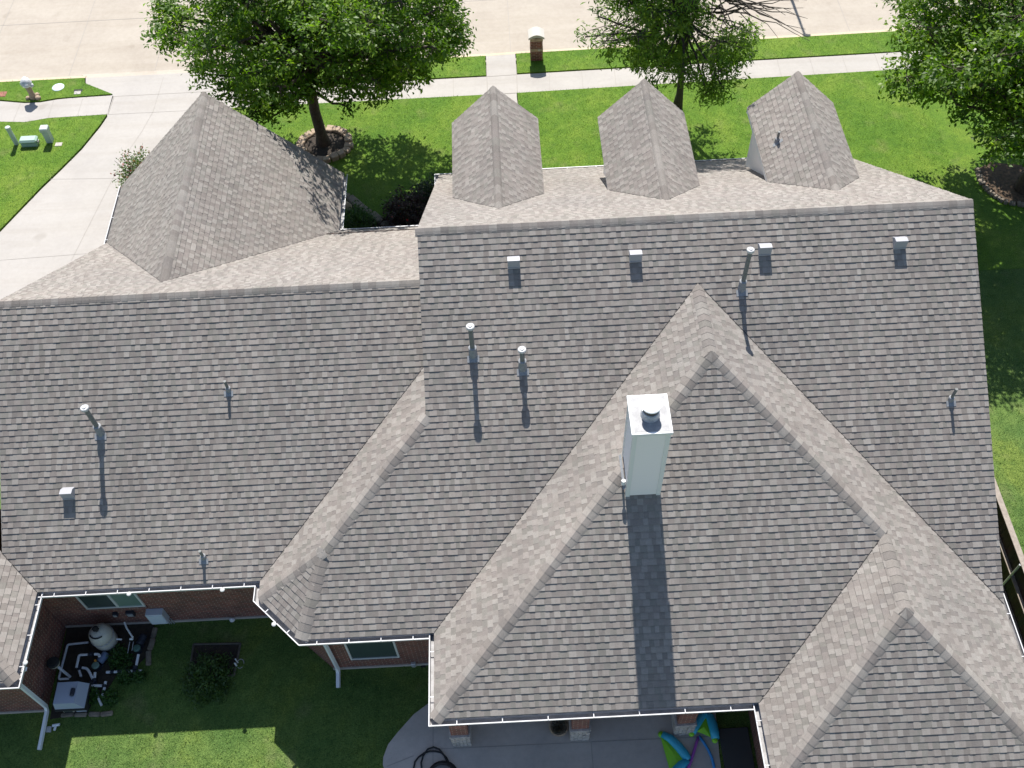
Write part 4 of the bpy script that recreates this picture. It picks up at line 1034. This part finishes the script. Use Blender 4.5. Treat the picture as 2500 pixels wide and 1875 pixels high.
# ------------------------------------------------------------------ back garden: pool equipment and clutter
def G2(u, v, h=0.): return PZ(u, v, ZL+h)
def pipe_run(b, pts, r=.03): b.tube(pts, r, n=10)
b = MB(); b.prism([(-9.9, -5.82), (-7.62, -5.82), (-7.6, -6.6), (-7.9, -7.0), (-8.35, -7.15), (-8.5, -7.5), (-8.8, -7.7), (-8.9, -8.1), (-9.8, -8.2)], .1, ZL+.02); tag(b.build('planting_bed', M_SOIL), kind='structure')
M_TANK = mottled('filter_tank', (.62, .60, .52), (.5, .49, .44), 5, .45, .15, .004)
c = G2(262, 1590); fxx, fyy = float(c[0]), float(c[1])+.22
t = empty('pool_filter', (fxx, fyy, ZL), 'large round cream pool filter tank near the house wall', 'pool filter')
b = MB(); b.lathe([(.16, .02), (.26, .08), (.285, .2), (.285, .42), (.282, .47)], (fxx, fyy, ZL), n=32); b.build('tank', M_TANK, t, True)
b = MB(); b.lathe([(.282, .49), (.282, .58), (.26, .70), (.2, .79), (.11, .84), (.02, .86)], (fxx, fyy, ZL), n=32); b.build('tank_dome', M_TANK, t, True)
b = MB(); b.lathe([(.284, .465), (.297, .47), (.297, .495), (.284, .50)], (fxx, fyy, ZL), n=32); b.build('clamp_band', M_GALV, t)
b = MB(); b.lathe([(.05, .84), (.05, .92), (.075, .93), (.075, .97), (.03, .98), (.03, 1.04)], (fxx, fyy, ZL), n=14); b.box(fxx-.09, fxx+.09, fyy-.015, fyy+.015, ZL+.93, ZL+.95); b.build('air_valve', M_DARK, t)
b = MB(); a0 = -2.6
b.tube([(fxx+.2*math.cos(a0+k*.2), fyy+.2*math.sin(a0+k*.2), ZL+.80) for k in range(10)], .018, n=6); b.build('handle', M_DARK, t)
# heater
HD = Matrix.Translation((.17, -.08, 0))
M_HT = mat('heater_grey', (.38, .43, .52), .45)
t = empty('pool_heater', (-9.35, -7.75, ZL), 'boxy blue grey pool heater with sloping sides and a small control panel', 'pool heater')
b = MB(); b.box(-9.64, -9.03, -7.98, -7.46, ZL+.03, ZL+.40, M=HD, b=.02); b.build('base', M_DARK, t)
b = MB(); vs = [(-9.70, -8.03, ZL+.42), (-8.98, -8.03, ZL+.42), (-8.98, -7.42, ZL+.42), (-9.70, -7.42, ZL+.42), (-9.66, -7.98, ZL+.68), (-9.16, -7.98, ZL+.68), (-9.16, -7.45, ZL+.68), (-9.66, -7.45, ZL+.68)]
b.mesh([tuple(HD@Vector(v_)) for v_ in vs], [(3, 2, 1, 0), (4, 5, 6, 7), (0, 1, 5, 4), (1, 2, 6, 5), (2, 3, 7, 6), (3, 0, 4, 7)]); b.build('hood', M_HT, t)
b = MB(); b.box(-9.71, -8.97, -8.065, -7.38, ZL+.35, ZL+.425, M=HD, b=.008); b.build('rim', M_DARK, t)
b = MB(); b.box(-9.28, -9.18, -7.82, -7.62, ZL+.68, ZL+.75, M=HD, b=.02); b.build('vent_cap', M_PVCB, t)
b = MB(); b.box(-9.60, -9.34, -8.01, -7.985, ZL+.12, ZL+.34, M=HD); b.build('control_panel', mat('panel_bezel', (.45, .43, .40), .4), t)
b = MB(); b.box(-9.57, -9.37, -8.02, -8.011, ZL+.15, ZL+.31, M=HD); b.build('display', M_GLASS, t)
b = MB(); b.box(-9.30, -9.06, -8.0, -7.985, ZL+.08, ZL+.36, M=HD); b.build('side_panel', M_HT, t)
# canister on a post with black lid
c = G2(172, 1653); t = empty('skimmer_canister', tuple(c), 'round canister with a black lid on a slanting white pole by the brick wall', 'canister')
b = MB(); top = hit(132, 1620, (0, 1, 0), float(c[1])+.12); top = Vector(top); base = Vector(c)
b.tube([base, base+(top-base)*.88], .035, n=10); b.build('pole', M_PVC, t)
b = MB(); b.lathe([(.05, -.14), (.12, -.06), (.14, 0), (.14, .05)], tuple(top), n=22); b.build('bowl', mottled('beige_plastic', (.45, .42, .32), (.38, .36, .28), 6), t)
b = MB(); b.lathe([(.15, .05), (.15, .09), (.13, .11), (.02, .115)], tuple(top), n=22); b.box(top.x-.05, top.x+.02, top.y-.07, top.y-.055, top.z+.11, top.z+.13); b.build('lid', M_DARK, t)
# pumps
def pump(u, v, h, body, lid, label, ang, cap=None):
    c = G2(u, v); t = empty('pool_pump', tuple(c), label, 'pool pump'); M = Matrix.Translation(tuple(c))@Matrix.Rotation(R(ang), 4, 'Z')
    b = MB(); M2 = M@Matrix.Translation((.12, 0, .16))@Matrix.Rotation(R(90), 4, 'Y')
    b.lathe([(.07, 0), (.095, .02), (.095, .24), (.07, .27), (.03, .28)], (0, 0, 0), n=18, M=M2)
    for k in range(5): b.lathe([(.1, .05+k*.04), (.1, .06+k*.04)], (0, 0, 0), n=18, M=M2)
    b.build('motor', body, t)
    b = MB(); b.lathe([(.07, 0), (.085, .03), (.085, .2), (.095, .21)], (0, 0, 0), n=18, M=M); b.box(-.05, .15, -.07, .07, 0, .05, M=M, b=.01); b.build('strainer', M_PVCB, t)
    b = MB(); b.lathe([(.095, .21), (.095, .235), (.07, .25), (.01, .255)], (0, 0, 0), n=18, M=M); b.build('strainer_lid', lid, t)
    if cap is not None: b = MB(); b.lathe([(.03, .27), (.03, .3)], (0, .1, 0), n=12, M=M); b.build('orange_knob', cap, t)
pump(241, 1632, .3, mat('blue_grey_motor', (.14, .19, .3), .45), M_GLASSG, 'blue grey pool pump with an orange knob in front of the round tank', 60, mat('orange', (.6, .25, .03), .5))
pump(341, 1590, .3, M_PVCB, mat('green_lid', (.09, .17, .14), .3), 'black pool pump beside the stone border', 75)
# white pipework
t = empty('pool_pipes', tuple(G2(240, 1640)), 'white plastic pool pipes with black couplings running around the filter and pumps', 'pipes')
def run(pix, h=.1, r=.03):
    b = MB(); pts = [tuple(G2(u, v, h)) for u, v in pix]; out = [pts[0]]
    for i in range(1, len(pts)-1):
        p = Vector(pts[i]); a = Vector(pts[i-1]); c = Vector(pts[i+1]); out += [tuple(p+(a-p).normalized()*.04), tuple(p+(a-p).normalized()*.012+(c-p).normalized()*.012), tuple(p+(c-p).normalized()*.04)]
    out.append(pts[-1]); b.tube(out, r, n=10); b.build('pipe', M_PVC, t)
run([(216, 1568), (165, 1573.5), (143, 1658), (168, 1657)], .12, .028)
run([(214, 1598), (193, 1599), (186.5, 1630)], .25, .032)
run([(201, 1630), (212, 1632), (218, 1640), (226, 1657)], .2, .034)
run([(231, 1597), (241, 1597), (243, 1603)], .3, .034)
run([(338, 1598), (331, 1633)], .2, .034)
run([(260, 1641), (346, 1638)], .12, .036)
run([(258, 1664), (255, 1680), (250, 1702)], .14, .036)
run([(224, 1674), (249, 1674)], .14, .036)
run([(232, 1642), (231, 1655)], .2, .036)
run([(193, 1636), (198, 1652)], .12, .03)
run([(304, 1519), (309, 1533), (324, 1556)], .7, .022)
run([(317, 1560), (325, 1560)], .35, .03); run([(285, 1560), (297, 1561)], .3, .024)
run([(317, 1567), (311, 1597), (295, 1610)], .1, .01); run([(326, 1567), (322, 1588)], .1, .01)
run([(233, 1682), (237, 1697), (248, 1722)], .05, .03)
b = MB()
def coup(u, v, h, r, du, dv):
    a = G2(u, v, h); c = G2(u+du, v+dv, h); b.tube([tuple(a), tuple(c)], r, n=12)
for u in (271, 288, 305, 325): coup(u, 1640-(u-260)*.035, .12, .052, 8 if u < 320 else 11, 0)
coup(255, 1672, .14, .052, -1, 7); coup(254, 1687, .14, .052, -1, 7); coup(229, 1656, .16, .055, 2, 9); coup(188, 1624, .18, .055, 7, 8); coup(218, 1597, .26, .05, 9, 0); coup(331, 1626, .2, .06, -2, 8); coup(222, 1662, .14, .06, 9, 8)
b.build('coupling', M_PVCB, t)
# electrical panel and wall boxes
yw = yWB
t = empty('electrical_box', (-7.33, yw-.12, .86), 'silver electrical panel box on the rear brick wall right of the window', 'electrical panel')
b = MB(); b.box(-7.56, -7.13, yw-.19, yw, .62, 1.18, b=.008); b.build('cabinet', mat('panel_grey', (.55, .60, .66), .45), t)
b = MB(); b.box(-7.53, -7.16, yw-.2, yw-.188, .64, 1.13); b.build('panel_door', mat('panel_door_grey', (.62, .70, .78), .4), t)
b = MB()
for x in (-7.22, -7.17, -7.1): b.tube([(x, yw-.06, .62), (x, yw-.06, .3)], .014, n=8)
b.build('conduit', M_GALV, t)
def wallbox(u, v, w_, h, name, label, m, d=.09):
    p = PY(u, v, yw-d); o = empty(name, tuple(p), label, 'wall box')
    b = MB(); b.box(p[0]-w_/2, p[0]+w_/2, yw-d, yw, p[2]-h/2, p[2]+h/2, b=.008); b.build('housing', m, o)
    b = MB(); b.box(p[0]-w_*.35, p[0]+w_*.35, yw-d-.012, yw-d, p[2]-h*.3, p[2]+h*.3); b.build('cover', M_GALV, o)
wallbox(281, 1504, .12, .14, 'outlet_box', 'small outlet box with a white flap on the brick under the window', M_PVCB)
wallbox(318, 1502, .2, .22, 'timer_box', 'dark timer box on the brick left of the silver panel', M_PVCB)
p = PY(567, 1511, yw-.05); o = empty('wall_faucet', tuple(p), 'small white covered faucet low on the rear brick wall', 'faucet')
b = MB(); b.lathe([(.07, 0), (.075, .03), (.05, .07), (.01, .09)], (0, 0, 0), n=14, M=Matrix.Translation(tuple(p))@Matrix.Rotation(R(90), 4, 'X')); b.build('cover', M_PVC, o)
b = MB(); b.tube([(p[0], p[1], p[2]), (p[0], p[1]-.02, p[2]-.1)], .02, n=8); b.build('spout', M_GALV, o)
for (u, v, nm, lb, m) in ((1010, 1624, 'outlet_box', 'pale outlet box on the bay wall right of the small window', M_GALV), (1034, 1630, 'hose_reel', 'black hose reel on the wall in the corner by the patio', M_DARK)):
    p = PY(u, v, yWA-.06); o = empty(nm, tuple(p), lb, 'wall box'); b = MB(); b.box(p[0]-.06, p[0]+.06, yWA-.08, yWA, p[2]-.09, p[2]+.09, b=.01); b.build('housing', m, o)
    b = MB(); b.box(p[0]-.04, p[0]+.03, yWA-.095, yWA-.08, p[2]-.06, p[2]+.05); b.build('cover', M_GALV, o)
# stone borders
stone_ring('bed_border', 'row of flat stones bordering the equipment bed towards the lawn', [P2(379, 1533, ZL), P2(375, 1560, ZL), P2(365, 1590, ZL), P2(362, 1628, ZL)], w_=.14, h=.1, m=M_EDGE, seed=12, ln=.3, z0=ZL-.01)
stone_ring('bed_border', 'broken row of flat stones in front of the pool heater', [P2(150, 1747, ZL), P2(215, 1746, ZL), P2(276, 1744, ZL)], w_=.12, h=.08, m=M_EDGE, seed=13, ln=.34, z0=ZL-.01)
# weeds in the bed
for i, (u, v, r_, lb) in enumerate(((292, 1605, .3, 'leafy weeds growing beside the round filter tank'), (300, 1620, .28, 'low weeds behind the row of couplings'), (225, 1700, .22, 'weeds at the right side of the pool heater'), (310, 1655, .2, 'low weeds at the lawn side of the couplings row'), (272, 1705, .2, 'weeds by the fallen pipe pieces right of the pool heater'), (345, 1655, .14, 'small weeds at the end of the couplings row'))):
    bush('weed_clump', tuple(G2(u, v)), r_, .3, lb, LM_GR, 700, .07, 30+i, stems=5, cat='weeds')
LM_MID = leafmat('mid_leaves', (.03, .075, .014), (.06, .12, .02), (.10, .16, .035), .25)
# planter with shrub
p = [P2(474, 1574, ZL), P2(588, 1572, ZL), P2(572, 1650, ZL), P2(462, 1656, ZL)]
t = empty('planter_frame', (p[0][0], p[0][1], ZL), 'weathered wooden frame of a planting square on the shaded lawn', 'planter')
M_OLD = mottled('old_timber', (.16, .14, .11), (.10, .09, .07), 9, .95)
b = MB()
for a, c in zip(p, p[1:]+p[:1]): b.tube([(a[0], a[1], ZL+.04), (c[0], c[1], ZL+.04)], .03, n=4)
b.build('timber', M_OLD, t)
b = MB(); b.prism([tuple(x) for x in p[::-1]], ZL-.05, ZL+.02); b.build('soil', M_SOIL, t)
bush('spreading_shrub', tuple(G2(512, 1660)), .62, .55, 'dark spreading shrub growing out of the wooden planting frame', LM_MID, 3000, .08, 41)
p = G2(588, 1622); o = empty('hose_bib', tuple(p), 'small white garden tap with a loop of hose at the planting frame', 'tap')
b = MB(); b.tube([(p[0]-.08, p[1]+.05, ZL), (p[0]-.08, p[1]+.05, ZL+.25)], .018, n=8); b.tube([(p[0]-.09, p[1]-.05, ZL), (p[0]-.09, p[1]-.05, ZL+.22)], .022, n=8); b.build('tap_pipe', M_PVC, o)
b = MB(); b.tube([(p[0]+.09*math.cos(k*.5), p[1]+.12*math.sin(k*.5), ZL+.05) for k in range(12)], .009, n=6); b.build('hose_loop', M_GALV, o)
# filter box beside the downspout
p = G2(138, 1776); o = empty('drain_valve', tuple(p), 'white valve and grey block lying by the long downspout outlet', 'valve')
b = MB(); b.tube([(p[0]-.08, p[1]+.03, ZL+.06), (p[0]+.09, p[1]+.05, ZL+.06)], .035, n=10); b.tube([(p[0], p[1]+.03, ZL+.06), (p[0]-.01, p[1]-.09, ZL+.06)], .03, n=10); b.build('valve_body', M_PVC, o)
b = MB(); b.box(p[0]-.22, p[0]-.1, p[1]-.12, p[1]+.02, ZL, ZL+.07, b=.01); b.build('block', M_GALV, o)
# solar lights clipped to the gutter
labs = ['round white solar light clipped to the gutter above the rear window', 'round white solar light on the gutter left of the bay', 'round white solar light on the slanting bay gutter', 'round white solar light on the lower left corner gutter']
first = None
for i, ((u, v), lb, (dx, dy)) in enumerate(zip(((315, 1450), (543, 1440), (669, 1524), (62, 1618)), labs, ((0, 1), (0, 1), (.7, .7), (-1, 0)))):
    q = PZ(u, v, ZE-.02)
    if first is None:
        o = empty('solar_light', tuple(q), lb, 'solar light', 'solar lights clipped along the rear gutters'); first = o
        b = MB(); b.lathe([(.04, -.03), (.055, -.01), (.055, .012), (.04, .022), (.01, .026)], tuple(q), n=18); b.build('light_disc', mat('milky_white', (.45, .46, .45), .5), o)
        b = MB(); b.tube([(q[0], q[1]+.03, q[2]), (q[0], q[1]+.10, q[2]+.01)], .01, n=6); b.build('clip', M_DARK, o)
    else:
        o = copy_tree(first); o.location = tuple(q); o.rotation_euler = (0, 0, math.atan2(-dx, dy)); o['label'] = lb
# patio things
p = G2(1364, 1781, .03); t = empty('potted_plant', (p[0], p[1], ZL+.03), 'round pot of dry brown plants beside the middle patio column', 'potted plant')
b = MB(); b.lathe([(.15, 0), (.22, .16), (.235, .22), (.20, .24), (.18, .22)], (p[0], p[1], ZL+.03), n=22); b.build('pot', M_TANST, t)
rs = np.random.RandomState(3); C = np.array([p[0], p[1], ZL+.3])+np.clip(rs.normal(size=(1100, 3)), -1.6, 1.6)*np.array([.085, .085, .03]); leaf_mesh('dry_foliage', C, leafmat('dry_leaves', (.07, .06, .045), (.12, .10, .07), (.18, .16, .11), .1), t, .07, .2, 3, .1)
# hose coil
c = G2(1078, 1885, .03); t = empty('garden_hose', tuple(c), 'coil of thick black hose on the patio corner', 'hose')
b = MB(); pts = []
for k in range(150):
    a = k*.26; r = .36-.10*(k/150)+.02*math.sin(k*.31); pts.append((c[0]+.02+r*math.cos(a)*1., c[1]-.12+r*math.sin(a)*.95, ZL+.055+.03*(k//24)))
b.tube(pts, .024, n=8); 
def hp(u, v, h=.055): q = G2(u, v, h); return (q[0], q[1], q[2])
b.tube([hp(1008, 1885), hp(1013, 1860), hp(1022, 1848), hp(1036, 1838), hp(1050, 1834), hp(1064, 1834), hp(1078, 1838), hp(1090, 1850), hp(1100, 1872)], .021, n=8)
b.tube([hp(1030, 1880, .09), hp(1028, 1862, .09), hp(1033, 1845, .09), hp(1044, 1829, .09), hp(1058, 1824, .09), hp(1072, 1829, .09), hp(1084, 1844, .09), hp(1092, 1860, .09)], .021, n=8)
b.build('hose', M_BLACK, t, True)
# ring of wire on the first column
q = PY(1102, 1768, -9.2); t = empty('wire_hoop', tuple(q), 'coiled white cable hanging at the left patio column', 'cable coil')
b = MB()
for rr in (.08, .12): b.tube([(q[0]-.02+rr*math.cos(k*.45), q[1], q[2]+rr*math.sin(k*.45)) for k in range(15)], .007, n=6)
b.build('cable', M_PVC, t)
# black mat
b = MB(); b.box(6.5, 7.2, -12.0, -9.26, .29, ZL+.055, b=.01); tag(b.build('black_mat', M_MAT, None, org=(6.9, -10, ZL)), 'large plain black mat on the ground between the patio and the right wall', 'mat')
b = MB(); b.face([(6.42, -9.26, ZL+.012), (7.3, -9.26, ZL+.012), (7.3, -7.2, ZL+.012), (6.42, -7.2, ZL+.012)]); tag(b.build('grass_patch', M_GRASSB), kind='structure')
# pool floats: blue tubes with a green web
M_BL = mat('turquoise_vinyl', (.04, .42, .60), .35); M_GN = mat('lime_vinyl', (.26, .66, .03), .4); M_PU = mat('purple_foam', (.38, .09, .42), .6); M_BF = mat('blue_foam', (.05, .28, .62), .6)
def float_(label, pts1, pts2, web, ends, h0):
    q = G2(*pts1[0]); t = empty('pool_float', tuple(q), label, 'pool float', 'folded pool floats lying by the patio column')
    for pts in (pts1, pts2):
        P = [tuple(G2(u, v, h0+.05)) for u, v in pts]; n = len(P); b = MB()
        rad = [.075+.045*math.sin(math.pi*(i+.3)/(n)) for i in range(n)]; b.tube(P, rad, n=12); b.build('side_tube', M_BL, t, True)
    b = MB(); W = [G2(u, v, h0+(.05 if i % 2 else .075)) for i, (u, v) in enumerate(web)]; cc = sum(W)/len(W)+np.array([0, 0, .045])
    for i in range(len(W)): b.face([W[i], W[(i+1) % len(W)], cc])
    b.build('web', M_GN, t)
    b = MB()
    for (u, v) in ends: q = G2(u, v, h0+.05); b.lathe([(.03, -.05), (.07, -.03), (.07, .03), (.03, .055)], tuple(q), n=12)
    b.build('end_cap', M_GN, t, True)
float_('turquoise and lime pool float lying open on the patio concrete', [(1616, 1793), (1636, 1803), (1656, 1823), (1672, 1843), (1680, 1856)], [(1680, 1857), (1664, 1868), (1648, 1885), (1634, 1905)],
       [(1612, 1797), (1632, 1806), (1652, 1832), (1674, 1857), (1655, 1868), (1636, 1884)], [(1614, 1793)], .0)
float_('turquoise and lime pool float leaning upright beside the right patio column', [(1690, 1789), (1696, 1776), (1704, 1760), (1716, 1744), (1724, 1738)], [(1724, 1738), (1733, 1750), (1739, 1768), (1744, 1788), (1747, 1804)],
       [(1700, 1786), (1704, 1768), (1722, 1748), (1734, 1765), (1735, 1800), (1712, 1790)], [(1688, 1791), (1745, 1807)], .12)
t = empty('foam_noodle', tuple(G2(1702, 1800)), 'purple foam pool noodle on the patio', 'pool noodle'); b = MB(); b.tube([tuple(G2(u, v, .08)) for u, v in ((1705, 1799), (1700, 1815), (1694, 1835), (1688, 1855), (1676, 1885), (1662, 1915))], .034, n=12); b.build('noodle', M_PU, t, True)
t = empty('foam_noodle', tuple(G2(1706, 1800)), 'blue foam pool noodle curving beside the black mat', 'pool noodle'); b = MB(); b.tube([tuple(G2(u, v, .08)) for u, v in ((1706, 1797), (1718, 1812), (1730, 1832), (1738, 1850), (1743, 1870), (1746, 1895))], .034, n=12); b.build('noodle', M_BF, t, True)

# short grass blades standing on the lawns: ragged edges and turf texture
def inside(P, poly):
    x, y = P[:, 0], P[:, 1]; r = np.zeros(len(P), bool); n = len(poly)
    for i in range(n):
        (x0, y0), (x1, y1) = poly[i], poly[(i+1) % n]
        if y0 == y1: continue
        r ^= ((y0 > y) != (y1 > y)) & (x < (x1-x0)*(y-y0)/(y1-y0)+x0)
    return r
def blades(name, polys, n, m, seed, zf=lambda y: np.full(len(y), .035), size=.085, excl=()):
    rs = np.random.RandomState(seed); out = []
    A = np.concatenate([np.array(p) for p in polys]); lo = A.min(0); hi = A.max(0)
    P = lo+(hi-lo)*rs.rand(n, 2); k = np.zeros(n, bool)
    for p in polys: k |= inside(P, p)
    for p in excl: k &= ~inside(P, p)
    P = P[k]; C = np.column_stack([P, zf(P[:, 1])+size*.3])
    o = bpy.data.objects.new('lawn_origin', None); COL.objects.link(o); ORG['lawn_origin'] = np.zeros(3)
    ob = leaf_mesh(name, C, m, o, size, .22, seed, -1.1); ob.parent = None; bpy.data.objects.remove(o); return tag(ob, kind='stuff')
GR = leafmat('grass_blades', (.10, .20, .017), (.13, .24, .02), (.18, .28, .03), .3, .6)
GRB = leafmat('back_grass_blades', (.09, .165, .035), (.13, .21, .045), (.2, .26, .06), .3, .6)
blades('grass', [[(-8.9, 15.21), (-9.6, 13.4), (-10.3, 12.), (-10.7, 8), (1.62, 8), (1.62, 15.21)], [(2.72, 15.23), (2.72, 8), (18, 5), (18, 15.42)],
    [(-8.9, 16.35), (1.59, 16.35), (1.59, 17.62), (-7.9, 17.55)], [(2.78, 16.39), (18, 16.52), (18, 17.8), (2.78, 17.65)],
    [(-18.5, 16.22)]+[P2(*p_) for p_ in ((0, 246), (60, 251), (100, 249), (140, 242), (275, 232))]+[(-14.34, 17.2), (-14.43, 17.55), (-18.5, 17.58)],
    [P2(262, 280), P2(118, 289), P2(60, 299), P2(0, 298), (-18, 15.05), (-18, 9)]+[P2(*p_) for p_ in ((0, 567), (50, 515), (100, 463), (150, 415), (200, 365), (245, 310), (262, 285))]],
    110000, GR, 5, size=.055, excl=[[(-4.5+.9*math.cos(k*.5), 12.74+.8*math.sin(k*.5)) for k in range(12)]])
blades('grass', [[(-10.3, -10.5), (-1.5, -10.5), (-1.0, -8.9), (-.4, -7.4), (-9.7, -5.9)], [(12.5, 5), (18.5, 5), (18.5, -8), (12.9, -8)]], 75000, GRB, 6, zf=lambda y: np.array([zg(v) for v in y]), size=.06, excl=[[(-9.9, -5.8), (-7.55, -5.8), (-7.55, -6.6), (-7.95, -7.05), (-8.4, -7.2), (-8.9, -7.7), (-8.95, -8.15), (-9.9, -8.25)]])
